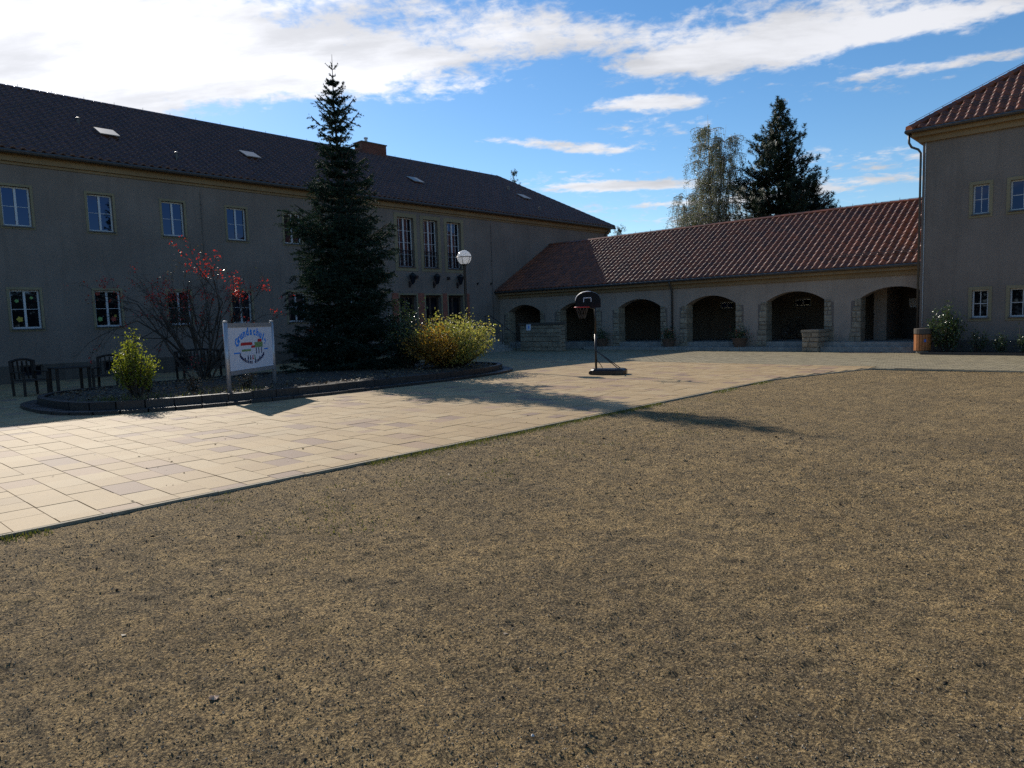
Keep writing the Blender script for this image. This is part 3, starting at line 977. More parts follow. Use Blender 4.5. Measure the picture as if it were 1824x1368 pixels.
def ridge_caps(parent, a, b, mat, r=0.12, step=0.38, name='ridge_cap'):
    a = np.array(a, float); b = np.array(b, float)
    L = np.linalg.norm(b - a); n = max(1, int(L / step)); t = (b - a) / L
    side = np.cross(t, (0, 0, 1)); side /= np.linalg.norm(side); upv = np.cross(side, t)
    for i in range(n):
        p0 = a + t * L * i / n; p1 = a + t * L * (i + 1) / n + t * 0.03
        V = []
        for p, k in ((p0, 1.08), (p1, 0.94)):
            for q in range(6):
                an = math.pi * (-0.22 + 1.44 * q / 5)
                V.append(p + r * k * math.cos(an) * side + (r * 0.75 * k * math.sin(an)) * upv)
        F = [(q, q + 1, 6 + q + 1, 6 + q) for q in range(5)] + [tuple(range(5, -1, -1))]
        np_mesh(name, V, F, mat, parent, False)


# ------------------------------------------------------------------ the long school building on the left
LX = -29.56
PL = lambda a, z, d: (LX - d, a, z)
school = thing('school_building', (LX, 14, 0), 'long two storey grey rendered school with brown tiled hip roof', 'building')
Y0, Y1 = -14.0, 42.3
upper, lower, ewin = [], [], []
yc = [9.262 + 2.66 * k for k in range(-8, 5)]
for k in yc:
    upper.append((k - 0.515, k + 0.515, 5.40, 6.95)); lower.append((k - 0.535, k + 0.535, 1.82, 3.37))
ewin = [(23.08, 24.58, 4.45, 7.45), (24.83, 26.27, 4.45, 7.45), (26.54, 28.02, 4.45, 7.45)]
doors = [(23.22, 24.42, 1.0, 3.2), (24.98, 26.18, 1.0, 3.2), (26.64, 27.86, 1.0, 3.2)]
basem = [(k - 0.35, k + 0.35, 0.2, 0.62) for k in yc if k < 20]
holes = [hole(o_, 0.085) for o_ in upper + lower] + [hole(o_, 0.2) for o_ in ewin] + doors + basem
wall_panel(PL, Y0, Y1, 0.0, 7.75, holes, 0.3, 'wall', M['plaster'], school)
b_ = MB()
b_.add([(LX, Y1, 0), (-42.5, Y1, 0), (-42.5, Y1, 7.9), (LX, Y1, 7.9)], [(0, 1, 2, 3)])
b_.add([(-42.5, Y0, 0), (-42.5, Y1, 0), (-42.5, Y1, 7.9), (-42.5, Y0, 7.9)], [(3, 2, 1, 0)])
b_.add([(LX, Y0, 0), (-42.5, Y0, 0), (-42.5, Y0, 7.9), (LX, Y0, 7.9)], [(3, 2, 1, 0)])
b_.build('outer_wall', M['plaster'], school)
pl = MB()
prev = Y0
for o_ in basem:
    prism(PL, prev, o_[0], 0.0, 0.62, -0.025, 0.02, pl); prism(PL, o_[0], o_[1], 0.0, 0.2, -0.025, 0.02, pl); prev = o_[1]
prism(PL, prev, 22.5, 0.0, 0.62, -0.025, 0.02, pl)
pl.build('plinth', M['plinth'], school)
# cornice and soffit
co = MB()
prism(PL, Y0, Y1 + 0.12, 7.60, 7.70, -0.05, 0.02, co); prism(PL, Y0, Y1 + 0.2, 7.70, 7.95, -0.14, 0.02, co); prism(PL, Y0, Y1 + 0.3, 7.95, 8.0, -0.36, 0.02, co)
co.build('cornice', M['cream'], school)
co = MB(); co.box(-42.5, Y1, 7.6, LX, Y1 + 0.12, 7.95); co.build('end_cornice', M['cream'], school)

deco = {0: None}
rd = [[(0.25, 0.72, 0.07, 'paper_green'), (0.3, 0.25, 0.11, 'paper_yellow'), (0.75, 0.8, 0.06, 'paper_green')],
      [(0.18, 0.93, 0.10, 'paper_red'), (0.2, 0.22, 0.1, 'paper_green'), (0.72, 0.22, 0.11, 'paper_red'), (0.8, 0.3, 0.06, 'paper_yellow')]]
for k, (u_, l_) in enumerate(zip(upper, lower)):
    make_window(PL, school, u_, 0.085, 0.13)
    dd = rd[0] if abs(yc[k] - 6.602) < 0.1 else rd[1] if abs(yc[k] - 9.262) < 0.1 else None
    make_window(PL, school, l_, 0.085, 0.13, decor=dd)
for o_ in ewin:
    w = make_window(PL, school, o_, 0.2, 0.2, cols=4, rows=4, bar=0.02, mull=0.09)
    rl = MB()
    a0, a1, z0 = o_[0] + 0.2, o_[1] - 0.2, o_[2] + 0.2
    for q in np.linspace(a0 + 0.05, a1 - 0.05, 11): prism(PL, q - 0.008, q + 0.008, z0 + 0.08, z0 + 0.88, 0.09, 0.106, rl)
    prism(PL, a0, a1, z0 + 0.88, z0 + 0.91, 0.085, 0.11, rl); prism(PL, a0, a1, z0 + 0.055, z0 + 0.08, 0.085, 0.11, rl)
    rl.build('railing', M['black'], w)
for o_ in basem:
    fr = MB()
    a0, a1, z0, z1 = o_
    prism(PL, a0, a0 + 0.05, z0, z1, 0.06, 0.1, fr); prism(PL, a1 - 0.05, a1, z0, z1, 0.06, 0.1, fr)
    prism(PL, a0 + 0.05, a1 - 0.05, z0, z0 + 0.05, 0.06, 0.1, fr); prism(PL, a0 + 0.05, a1 - 0.05, z1 - 0.05, z1, 0.06, 0.1, fr)
    w = fr.build('basement_window', M['plinth'], school)
    prism(PL, a0 + 0.051, a1 - 0.051, z0 + 0.051, z1 - 0.051, 0.075, 0.085).build('pane', M['glass'], w)
# entrance
for (a0, a1, z0, z1) in doors:
    fr = MB()
    for (p_, q_, r_, s_) in ((a0 - 0.05, a0 + 0.03, z0, z1 + 0.06), (a1 - 0.03, a1 + 0.05, z0, z1 + 0.06), (a0 + 0.03, a1 - 0.03, z1 - 0.02, z1 + 0.06)):
        prism(PL, p_, q_, r_, s_, -0.03, 0.02, fr)
    dr = prism(PL, a0, a1, z0, z1, 0.28, 0.34).build('door', M['door'], school)
    fr.build('door_surround', M['trim'], dr)
    for s_ in (0, 1):
        m0 = a0 + 0.1 + s_ * (a1 - a0 - 0.1) / 2; m1 = m0 + (a1 - a0) / 2 - 0.2
        prism(PL, m0, m1, z0 + 0.9, z1 - 0.15, 0.268, 0.281).build('pane', M['glass'], dr)
    prism(PL, (a0 + a1) / 2 - 0.04, (a0 + a1) / 2 - 0.015, z0 + 0.95, z0 + 1.25, 0.22, 0.27).build('handle', M['metal'], dr)
for (a0, a1) in ((22.75, 23.16), (24.48, 24.92), (26.24, 26.58), (27.92, 28.3)):
    prism(PL, a0, a1, 1.0, 3.28, -0.035, 0.02).build('sandstone_pillar', M['sandstone'], school)
# wall lanterns
for k, yl in enumerate((23.95, 25.65, 27.4)):
    br = MB(); br.bar((LX - 0.0, yl, 3.78), (LX + 0.28, yl, 3.78), 0.03); br.bar((LX + 0.02, yl, 3.62), (LX + 0.26, yl, 3.8), 0.025); br.box(LX, yl - 0.06, 3.58, LX + 0.03, yl + 0.06, 3.9)
    ln = br.build('wall_lantern', M['black'], school)
    MB().lathe((LX + 0.3, yl, 0), [(0.02, 3.74), (0.07, 3.8), (0.075, 3.82), (0.17, 4.18), (0.02, 4.19)], 6).build('lantern_glass', M['opal'] if False else M['glass'], ln)
    cg = MB()
    for q in range(6):
        an = math.pi / 3 * q
        cg.bar((LX + 0.3 + 0.08 * math.cos(an), yl + 0.08 * math.sin(an), 3.82), (LX + 0.3 + 0.185 * math.cos(an), yl + 0.185 * math.sin(an), 4.2), 0.018)
    cg.lathe((LX + 0.3, yl, 0), [(0.0, 4.36), (0.05, 4.33), (0.2, 4.22), (0.205, 4.19), (0.0, 4.2)], 8)
    cg.build('lantern_cage', M['black'], ln)
for (ya, za) in ((24.42, 4.14), (26.72, 4.12)):
    MB().box(LX, ya - 0.07, za - 0.08, LX + 0.12, ya + 0.07, za + 0.08).build('intercom_box', M['black'], school)
for (ya, za) in ((29.0, 3.87), (30.12, 3.89)):
    mb = MB(); mb.box(LX, ya - 0.03, za - 0.08, LX + 0.06, ya + 0.03, za + 0.05); mb.bar((LX + 0.05, ya, za), (LX + 0.16, ya, za + 0.05), 0.03)
    mb.build('pipe_bracket', M['black'], school)
for ya in (13.06, 30.26):
    mb = MB().tube([(LX + 0.03, ya, 0.3), (LX + 0.03, ya, 7.4)], 0.009, 5)
    for q in np.arange(0.8, 7.2, 0.55): mb.box(LX, ya - 0.025, q, LX + 0.035, ya + 0.025, q + 0.03)
    mb.build('lightning_cable', M['metal'], school)
MB().tube([(-29.15, 41.9, 7.95), (-29.2, 41.9, 7.8), (LX + 0.07, 41.9, 7.55), (LX + 0.07, 41.9, 0.2)], 0.05, 8).build('downpipe', M['metal'], school, True)
# roof
EZ, RZ, EX, RX = 8.05, 12.07, -29.2, -36.06
HY = 37.7                      # ridge end
EY = 42.65
rf = MB()
rf.add([(EX, Y0, EZ - 0.02), (EX, EY, EZ - 0.02), (RX, HY, RZ - 0.02), (RX, Y0, RZ - 0.02)], [(0, 1, 2, 3)])
rf.add([(EX, EY, EZ - 0.02), (-42.9, EY, EZ - 0.02), (RX, HY, RZ - 0.02)], [(0, 1, 2)])
rf.add([(-42.9, EY, EZ - 0.02), (-42.9, Y0, EZ - 0.02), (RX, Y0, RZ - 0.02), (RX, HY, RZ - 0.02)], [(0, 1, 2, 3)])
rf.add([(EX, Y0, EZ - 0.02), (RX, Y0, RZ - 0.02), (-42.9, Y0, EZ - 0.02)], [(0, 1, 2)])
rf.add([(EX, Y0, EZ - 0.06), (EX, EY, EZ - 0.06), (-42.9, EY, EZ - 0.06), (-42.9, Y0, EZ - 0.06)], [(0, 3, 2, 1)])
roofL = rf.build('roof', M['tile_dark'], school)
run = EX - RX; rise = RZ - EZ; SL = math.hypot(run, rise)
upv = np.array([-run, 0, rise]) / SL
ac = np.array([0, 1.0, 0])
TW, TL = 0.30, 0.34
tile_slope(roofL, (EX + 0.04, Y0, EZ), ac, upv, EY - Y0, SL, lambda u, v: (Y0 + u) < EY - (EY - HY) * v / SL, M['tile_dark'], TW, TL, 300, 1.45)
ridge_caps(roofL, (RX, Y0, RZ + 0.02), (RX, HY, RZ + 0.02), M['tile_dark'], 0.13)
ridge_caps(roofL, (EX, EY, EZ + 0.04), (RX, HY, RZ + 0.03), M['tile_dark'], 0.17, name='hip_cap')
nL_ = np.cross(ac, upv)
def roofpt(yy, zz, off=0.0):
    k = (zz - EZ) / rise
    return np.array([EX - run * k, yy, zz]) + nL_ * off
for (yy, zz) in ((10.43, 9.62), (16.57, 9.65), (26.7, 9.75), (36.2, 9.8)):
    hb = MB(); hb.obox(roofpt(yy, zz, 0.08), ac, upv, nL_, 0.3, 0.36, 0.09)
    hb = hb.build('roof_hatch', M['tile_dark'], roofL)
    lid = np.array([-math.cos(R(27)), 0, math.sin(R(27))]); ln = np.cross(ac, lid)
    MB().obox(roofpt(yy, zz, 0.21), ac, lid, ln, 0.36, 0.42, 0.02).build('hatch_lid', M['hatch'], hb)
for (yy, zz) in ((9.64, 10.0), (12.5, 8.65), (35.9, 10.4), (35.4, 8.55)):
    p_ = roofpt(yy, zz)
    MB().tube([p_, p_ + (0, 0, 0.34)], 0.06, 8).lathe(p_ + (0, 0, 0.34), [(0.0, 0.07), (0.09, 0.03), (0.09, -0.01), (0.05, -0.02)], 8).build('vent_pipe', M['metal'], roofL)
cb = MB(); cb.box(-36.45, 25.75, 11.4, -35.7, 27.55, 12.62)
chim = cb.build('chimney', M['mortar'], roofL)
bk = MB()
for r_ in range(15):
    z0 = 11.45 + r_ * 0.078
    for (ax_, lo, hi) in (('y', 25.75, 27.55), ('x', -36.45, -35.7)):
        q = lo - (0.06 if r_ % 2 else 0)
        while q < hi - 0.02:
            q2 = min(q + 0.245, hi); q1 = max(q, lo)
            if ax_ == 'y': bk.box(-35.695, q1 + 0.005, z0, -35.688, q2 - 0.005, z0 + 0.066)
            else:
                bk.box(q1 + 0.005, 27.551, z0, q2 - 0.005, 27.558, z0 + 0.066); bk.box(q1 + 0.005, 25.742, z0, q2 - 0.005, 25.749, z0 + 0.066)
            q += 0.245
bk.build('chimney_bricks', M['brick'], roofL, kind='stuff')
MB().box(-36.5, 25.7, 12.62, -35.65, 27.6, 12.68).build('chimney_cap', M['plinth'], roofL)
MB().tube([(-36.1, 26.35, 12.68), (-36.1, 26.35, 13.0)], 0.09, 10).lathe((-36.1, 26.35, 13.0), [(0.13, -0.05), (0.13, 0.02), (0.0, 0.06)], 10).build('flue', M['grey_metal'], roofL)
MB().tube([(EX + 0.05, Y0, EZ - 0.06), (EX + 0.05, EY, EZ - 0.06)], 0.075, 8).build('gutter', M['metal'], school)
mb = MB()
for q in np.arange(Y0, HY, 1.25): mb.bar((RX, q, RZ + 0.1), (RX, q, RZ + 0.22), 0.012)
mb.tube([(RX, Y0, RZ + 0.125), (RX, HY, RZ + 0.125)], 0.006, 4)
mb.build('ridge_cable', M['metal'], roofL)

# entrance stairs with a stone flank
st = thing('entrance_stairs', (-27, 26, 0), 'shaded concrete stairs and landing before the triple entrance doors', 'stairs')
MB().box(LX + 0.01, 22.6, 0.0, -27.6, 28.05, 0.985).build('landing', M['concrete'], st)
for k in range(5):
    MB().box(-27.59 + 0.32 * k, 22.6, 0.0, -27.6 + 0.32 * (k + 1), 28.05, 0.985 - 0.165 * (k + 1)).build('step', M['concrete'], st)
mb = MB()
mb.tube([(-27.9, 27.9, 1.95), (-27.5, 27.9, 1.95), (-25.7, 27.9, 0.95), (-25.6, 27.9, 0.0)], 0.022, 6); mb.tube([(-27.9, 27.9, 1.95), (-27.9, 27.9, 0.98)], 0.022, 6)
mb.tube([(-26.6, 27.9, 1.45), (-26.6, 27.9, 0.4)], 0.018, 6)
mb.build('handrail', M['black'], st)
fw_ = thing('flank_wall', (-24.1, 28.3, 0), 'dark stone flank wall with a small white notice beside the entrance stairs', 'wall')
MB().box(-25.48, 28.14, 0, -22.7, 28.5, 1.38).build('core', M['mortar'], fw_)
MB().box(-25.54, 28.06, 1.38, -22.64, 28.56, 1.5).build('coping', M['plinth'], fw_)


def stone_courses(parent, P, a0, a1, z0, z1, d0, d1, hmin=0.16, hmax=0.3, wmin=0.25, wmax=0.6, mat=None, name='stone'):
    z = z0
    while z < z1 - 0.03:
        h = min(rnd.uniform(hmin, hmax), z1 - z)
        if z1 - z - h < 0.08: h = z1 - z
        a = a0
        while a < a1 - 0.02:
            w_ = min(rnd.uniform(wmin, wmax), a1 - a)
            if a1 - a - w_ < 0.1: w_ = a1 - a
            e = rnd.uniform(0, 0.02); g_ = 0.008
            V = []
            for d, ins in ((d1, 0), (d0 + 0.03, 0), (d0 - e, 0.022)):
                for (qa, qz) in ((a + g_ + ins, z + g_ + ins), (a + w_ - g_ - ins, z + g_ + ins), (a + w_ - g_ - ins, z + h - g_ - ins), (a + g_ + ins, z + h - g_ - ins)):
                    V.append(P(qa + rnd.uniform(-0.006, 0.006), qz + rnd.uniform(-0.006, 0.006), d))
            F = [(b + i, b + (i + 1) % 4, b + 4 + (i + 1) % 4, b + 4 + i) for b in (0, 4) for i in range(4)] + [(8, 9, 10, 11)]
            np_mesh(name, V, F, mat or M['fieldstone'], parent)
            a += w_
        z += h


stone_courses(fw_, lambda a, z, d: (a, 28.14 + d, z), -25.48, -22.7, 0.0, 1.38, -0.03, 0.02)
stone_courses(fw_, lambda a, z, d: (-22.7 - d, a, z), 28.14, 28.5, 0.0, 1.38, -0.03, 0.02)
nb = MB().box(-24.98, 28.055, 1.1, -24.66, 28.075, 1.42).build('notice', M['sign_white'], fw_)
MB().box(-24.84, 28.05, 1.2, -24.76, 28.054, 1.34).build('notice_print', M['sign_blue'], nb)

# ------------------------------------------------------------------ the arcade
AY = 30.85
arc = thing('arcade_building', (-18, AY, 0), 'low rendered arcade with stone edged arches under a red tiled roof', 'building')
CEN = [-7.85, -11.8, -15.75, -19.7, -23.65, -27.6]
HW, ZS, ZA, ZF = 1.27, 2.14, 2.55, 0.36
AX0, AX1 = LX, -6.3


def arch_z(x):
    for c in CEN:
        if abs(x - c) < HW: 
            s_ = (x - c) / HW
            Rr = (HW ** 2 + (ZA - ZS) ** 2) / (2 * (ZA - ZS))
            return ZA - Rr + math.sqrt(Rr * Rr - (x - c) ** 2)
    return None


brk = [AX0]
for c in sorted(CEN):
    brk += [c - HW] + [c + HW * q for q in np.linspace(-0.92, 0.92, 17)] + [c + HW]
brk.append(AX1)
brk = sorted(set(b for b in brk if AX0 <= b <= AX1))
for yy, nm in ((AY, 'wall'), (AY + 0.55, 'inner_wall')):
    mb = MB()
    for a, b in zip(brk[:-1], brk[1:]):
        mid = (a + b) / 2
        if any(abs(mid - c) < HW for c in CEN):
            za = arch_z(a) or ZS; zb = arch_z(b) or ZS
            if any(abs(a - (c - HW)) < 1e-6 for c in CEN): za = ZS
            if any(abs(b - (c + HW)) < 1e-6 for c in CEN): zb = ZS
        else: za = zb = 0.0
        mb.add([(a, yy, za), (b, yy, zb), (b, yy, 3.1), (a, yy, 3.1)], [(0, 1, 2, 3)])
        if nm == 'wall' and za + zb > 0.5:
            mb.add([(a, AY, za), (b, AY, zb), (b, AY + 0.55, zb), (a, AY + 0.55, za)], [(0, 3, 2, 1)])
    if nm == 'wall':
        for c in CEN:
            for s_ in (-1, 1):
                x_ = c + s_ * HW
                if x_ < AX1: mb.add([(x_, AY, 0), (x_, AY + 0.55, 0), (x_, AY + 0.55, ZS), (x_, AY, ZS)], [(0, 1, 2, 3)])
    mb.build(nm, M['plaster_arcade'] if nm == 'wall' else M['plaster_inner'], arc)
bw = [(-13.45, -12.55, 1.85, 2.35), (-17.4, -16.5, 1.85, 2.35)]
PB = lambda a, z, d: (a, 35.0 + d, z)
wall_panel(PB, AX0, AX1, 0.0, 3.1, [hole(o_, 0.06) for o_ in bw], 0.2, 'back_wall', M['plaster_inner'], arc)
for o_ in bw: make_window(PB, arc, o_, 0.06, 0.08, cols=2, rows=1, sill=True)
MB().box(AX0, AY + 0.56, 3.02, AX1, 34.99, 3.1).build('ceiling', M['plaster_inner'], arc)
MB().box(AX0, AY + 0.02, 0.0, AX1, 34.99, ZF).build('floor', M['concrete'], arc)
MB().box(-9.1, 32.6, ZF, -8.6, 34.98, 3.02).build('inner_pier', M['plaster_arcade'], arc)
dr = MB().box(-8.55, 34.9, ZF, -6.9, 34.97, 2.6).build('door', M['door'], arc)
MB().box(-8.3, 34.88, 1.7, -8.0, 34.895, 2.1).build('door_notice', M['sign_white'], dr)
MB().box(-7.6, 34.88, 1.1, -7.1, 34.895, 2.3).build('pane', M['glass'], dr)
# masonry piers, battered
for c in CEN:
    for s_ in (-1, 1):
        x_ = c + s_ * HW
        if x_ > -6.9: continue
        z0 = 0.0
        core = MB()
        wB, wT = 0.5, 0.27
        a_, b_2 = (x_ - wB + 0.04, x_ + 0.02) if s_ < 0 else (x_ - 0.02, x_ + wB - 0.04)
        pm = MB()
        lo = (x_ - 0.42, x_) if s_ < 0 else (x_, x_ + 0.42)
        pm.box(min(lo[0], lo[1]) + 0.06, AY - 0.01, 0.0, max(lo) - 0.06, AY + 0.3, ZS - 0.1)
        pier = pm.build('pier', M['mortar'], arc)
        z = 0.0
        while z < ZS - 0.02:
            h = min(rnd.uniform(0.15, 0.32), ZS - z)
            if ZS - z - h < 0.1: h = ZS - z
            w_ = wB + (wT - wB) * (z + h / 2) / ZS + rnd.uniform(-0.03, 0.03)
            split = rnd.random() < 0.45
            segs = [(0, w_)] if not split else [(0, w_ * rnd.uniform(0.4, 0.6)), None]
            if split: segs[1] = (segs[0][1], w_)
            for (q0, q1) in segs:
                e = rnd.uniform(0.02, 0.055)
                xa, xb = (x_ + 0.03 - q1, x_ + 0.03 - q0) if s_ < 0 else (x_ - 0.03 + q0, x_ - 0.03 + q1)
                dp = 0.575 if q0 == 0 else 0.2
                V = []
                for (yy, ins) in ((AY + dp, 0.0), (AY - e + 0.03, 0.0), (AY - e, 0.025)):
                    for (qa, qz) in ((xa + 0.007 + ins, z + 0.007 + ins), (xb - 0.007 - ins, z + 0.007 + ins), (xb - 0.007 - ins, z + h - 0.007 - ins), (xa + 0.007 + ins, z + h - 0.007 - ins)):
                        V.append((qa + rnd.uniform(-0.008, 0.008), yy, qz + rnd.uniform(-0.008, 0.008)))
                F = [(b + i, b + (i + 1) % 4, b + 4 + (i + 1) % 4, b + 4 + i) for b in (0, 4) for i in range(4)] + [(8, 9, 10, 11), (3, 2, 1, 0)]
                np_mesh('stone', V, F, M['fieldstone'], pier)
            z += h
# cornice, gutter, downpipe, roof
mb = MB(); mb.box(AX0 + 0.01, AY - 0.10, 2.98, AX1, AY + 0.2, 3.16); mb.box(AX0 + 0.01, AY - 0.28, 3.16, AX1, AY + 0.2, 3.34)
mb.build('cornice', M['cream'], arc)
AEY, AEZ, ARY, ARZ = 30.48, 3.4, 35.7, 6.41
mb = MB()
mb.add([(AX0, AEY, AEZ - 0.02), (AX1, AEY, AEZ - 0.02), (AX1, ARY, ARZ - 0.02), (AX0, ARY, ARZ - 0.02)], [(0, 1, 2, 3)])
mb.add([(AX0, 40.9, AEZ - 0.02), (AX1, 40.9, AEZ - 0.02), (AX1, ARY, ARZ - 0.02), (AX0, ARY, ARZ - 0.02)], [(3, 2, 1, 0)])
mb.add([(AX0, AEY, AEZ - 0.05), (AX1, AEY, AEZ - 0.05), (AX1, 40.9, AEZ - 0.05), (AX0, 40.9, AEZ - 0.05)], [(3, 2, 1, 0)])
roofA = mb.build('roof', M['tile_red'], arc)
upA = np.array([0, ARY - AEY, ARZ - AEZ]); SA = np.linalg.norm(upA); upA = upA / SA
tile_slope(roofA, (AX0 + 0.02, AEY - 0.04, AEZ), (1, 0, 0), upA, AX1 - AX0 - 0.02, SA, None, M['tile_red'], 0.29, 0.36, 300)
ridge_caps(roofA, (AX0, ARY, ARZ + 0.03), (AX1, ARY, ARZ + 0.03), M['tile_red'], 0.14)
mb = MB()
nA = np.cross((1, 0, 0), upA)
for xx in np.arange(-10.4, -6.9, 0.62):
    p_ = np.array([xx, AEY, AEZ]) + upA * 0.75
    mb.bar(p_, p_ + nA * 0.22, 0.02); mb.bar(p_ + nA * 0.2, p_ + upA * 0.25 + nA * 0.05, 0.015)
for off in (0.12, 0.2):
    mb.tube([np.array([-10.5, AEY, AEZ]) + upA * 0.75 + nA * off, np.array([-6.9, AEY, AEZ]) + upA * 0.75 + nA * off], 0.012, 5)
mb.build('snow_guard', M['metal'], roofA)
mb = MB()
for q in np.arange(AX0 + 0.6, AX1, 1.0): mb.bar((q, ARY, ARZ + 0.1), (q, ARY, ARZ + 0.24), 0.014)
mb.tube([(AX0, ARY, ARZ + 0.15), (AX1, ARY, ARZ + 0.15)], 0.006, 4)
mb.build('ridge_cable', M['metal'], roofA)
MB().tube([(AX0, AEY - 0.03, AEZ - 0.05), (AX1, AEY - 0.03, AEZ - 0.05)], 0.07, 8).build('gutter', M['metal'], arc)
MB().tube([(-17.72, AEY - 0.03, 3.3), (-17.72, AEY + 0.02, 3.18), (-17.76, AY - 0.07, 2.9), (-17.76, AY - 0.07, 0.1)], 0.045, 8).build('downpipe', M['metal'], arc, True)
# steps before the arcade
sp = thing('arcade_step', (-18, 30.3, 0), 'low concrete step running along the foot of the arcade', 'step')
for k, (xa, xb) in enumerate(((-22.6, -19.7), (-19.69, -16.8), (-16.79, -13.9), (-13.89, -10.97))):
    MB().box(xa, 29.95, 0.003, xb - 0.01, AY - 0.08, 0.15).build('step_block', M['concrete'], sp)
sp = thing('porch_steps', (-8.5, 30.0, 0), 'two wide concrete steps up to the arch beside the tall building', 'steps')
MB().box(-10.28, 29.65, 0.003, -6.78, AY - 0.06, 0.2).build('step', M['concrete'], sp)
MB().box(-10.28, 30.1, 0.2, -6.78, AY - 0.06, 0.37).build('step', M['concrete'], sp)
o = MB().box(-9.3, 28.95, 0.006, -7.9, 29.5, 0.02).build('doormat', M['mat']); tag(o, 'flat dark mat lying on the pavers before the porch steps', 'doormat')
lw = thing('low_stone_wall', (-10.6, 30, 0), 'low rough stone wall at the end of the porch steps', 'wall')
MB().box(-10.92, 29.43, 0, -10.33, AY - 0.1, 0.8).build('core', M['mortar'], lw)
MB().box(-10.98, 29.38, 0.8, -10.28, AY - 0.06, 0.9).build('coping', M['fieldstone'], lw)
stone_courses(lw, lambda a, z, d: (a, 29.43 + d, z), -10.95, -10.3, 0.0, 0.8, -0.03, 0.02, 0.14, 0.24, 0.2, 0.4)
stone_courses(lw, lambda a, z, d: (-10.33 - d, a, z), 29.43, AY - 0.1, 0.0, 0.8, -0.03, 0.02, 0.14, 0.24, 0.2, 0.4)

# ------------------------------------------------------------------ the tall building on the right
RY, RXL = 29.88, -6.76
ann = thing('corner_building', (RXL, RY, 0), 'tall grey rendered corner building with red tiled hip roof', 'building')
PR = lambda a, z, d: (a, RY + d, z)
PRS = lambda a, z, d: (RXL + d, a, z)
win = [(-5.26, -4.55, 4.80, 6.06), (-4.16, -3.2, 4.80, 6.06), (-5.20, -4.49, 1.14, 2.36), (-4.08, -3.12, 1.14, 2.36)]
win += [(-1.9, -0.94, 4.80, 6.06), (0.6, 1.56, 4.80, 6.06), (3.0, 3.96, 4.80, 6.06), (-1.9, -0.94, 1.14, 2.36), (0.6, 1.56, 1.14, 2.36), (3.0, 3.96, 1.14, 2.36)]
wall_panel(PR, RXL, 8.0, 0.0, 7.85, [hole(o_, 0.11) for o_ in win], 0.25, 'wall', M['plaster'], ann)
sw = [(42.5 + 3 * k, 43.5 + 3 * k, 4.8, 6.2) for k in range(4)]
wall_panel(PRS, RY, 56.0, 0.0, 7.85, [hole(o_, 0.1) for o_ in sw], 0.25, 'side_wall', M['plaster'], ann)
b_ = MB(); b_.add([(8, RY, 0), (8, 56, 0), (8, 56, 7.85), (8, RY, 7.85)], [(0, 1, 2, 3)]); b_.add([(RXL, 56, 0), (8, 56, 0), (8, 56, 7.85), (RXL, 56, 7.85)], [(3, 2, 1, 0)])
b_.build('outer_wall', M['plaster'], ann)
for o_ in win: make_window(PR, ann, o_, 0.11, 0.12, cols=2, rows=2, casement=False, bar=0.022, fw=0.05)
for o_ in sw: make_window(PRS, ann, o_, 0.1, 0.1, cols=2, rows=2, casement=True)
prism(PR, RXL - 0.02, 8.0, 0.0, 0.45, -0.03, 0.02).build('plinth', M['plinth'], ann)
mb = MB(); mb.box(RXL - 0.12, RY - 0.12, 7.72, 8.1, RY + 0.02, 7.92); mb.box(RXL - 0.3, RY - 0.3, 7.92, 8.3, RY + 0.02, 8.1)
mb.box(RXL - 0.12, RY + 0.021, 7.72, RXL + 0.02, 56.1, 7.92); mb.box(RXL - 0.3, RY + 0.021, 7.92, RXL + 0.02, 56.3, 8.1)
mb.build('cornice', M['cream'], ann)
E0, EZR, TP = (-7.15, 29.5), 8.18, 0.70
wX = 8.4 + 7.15; hX = wX / 2; ZR = EZR + hX * TP; rx = -7.15 + hX
mb = MB()
mb.add([(-7.15, 29.5, EZR - .02), (8.4, 29.5, EZR - .02), (rx, 29.5 + hX, ZR - .02)], [(0, 1, 2)])
mb.add([(-7.15, 29.5, EZR - .02), (rx, 29.5 + hX, ZR - .02), (rx, 56.4 - hX, ZR - .02), (-7.15, 56.4, EZR - .02)], [(0, 1, 2, 3)])
mb.add([(8.4, 29.5, EZR - .02), (rx, 29.5 + hX, ZR - .02), (rx, 56.4 - hX, ZR - .02), (8.4, 56.4, EZR - .02)], [(3, 2, 1, 0)])
mb.add([(-7.15, 56.4, EZR - .02), (8.4, 56.4, EZR - .02), (rx, 56.4 - hX, ZR - .02)], [(2, 1, 0)])
mb.add([(-7.15, 29.5, EZR - .06), (8.4, 29.5, EZR - .06), (8.4, 56.4, EZR - .06), (-7.15, 56.4, EZR - .06)], [(3, 2, 1, 0)])
roofR = mb.build('roof', M['tile_red'], ann)
SLR = hX * math.hypot(1, TP)
upR = np.array([0, 1, TP]) / math.hypot(1, TP)
tile_slope(roofR, (-7.15, 29.46, EZR), (1, 0, 0), upR, wX, SLR, lambda u, v: (v / SLR * hX) < u < wX - v / SLR * hX, M['tile_red'], 0.29, 0.36, 120)
upS = np.array([1, 0, TP]) / math.hypot(1, TP)
LS = 56.4 - 29.5
tile_slope(roofR, (-7.19, 56.4, EZR), (0, -1, 0), upS, LS, SLR, lambda u, v: (v / SLR * hX) < u < LS - v / SLR * hX - 0.16, M['tile_red'], 0.29, 0.36, 0)
ridge_caps(roofR, (-7.15, 29.5, EZR + 0.03), (rx, 29.5 + hX, ZR + 0.03), M['tile_red'], 0.19, name='hip_cap')
ridge_caps(roofR, (rx, 29.5 + hX, ZR + 0.05), (rx, 56.4 - hX, ZR + 0.05), M['tile_red'], 0.13)
mb = MB()
hd = np.array([1, 1, TP]) / math.sqrt(2 + TP * TP)
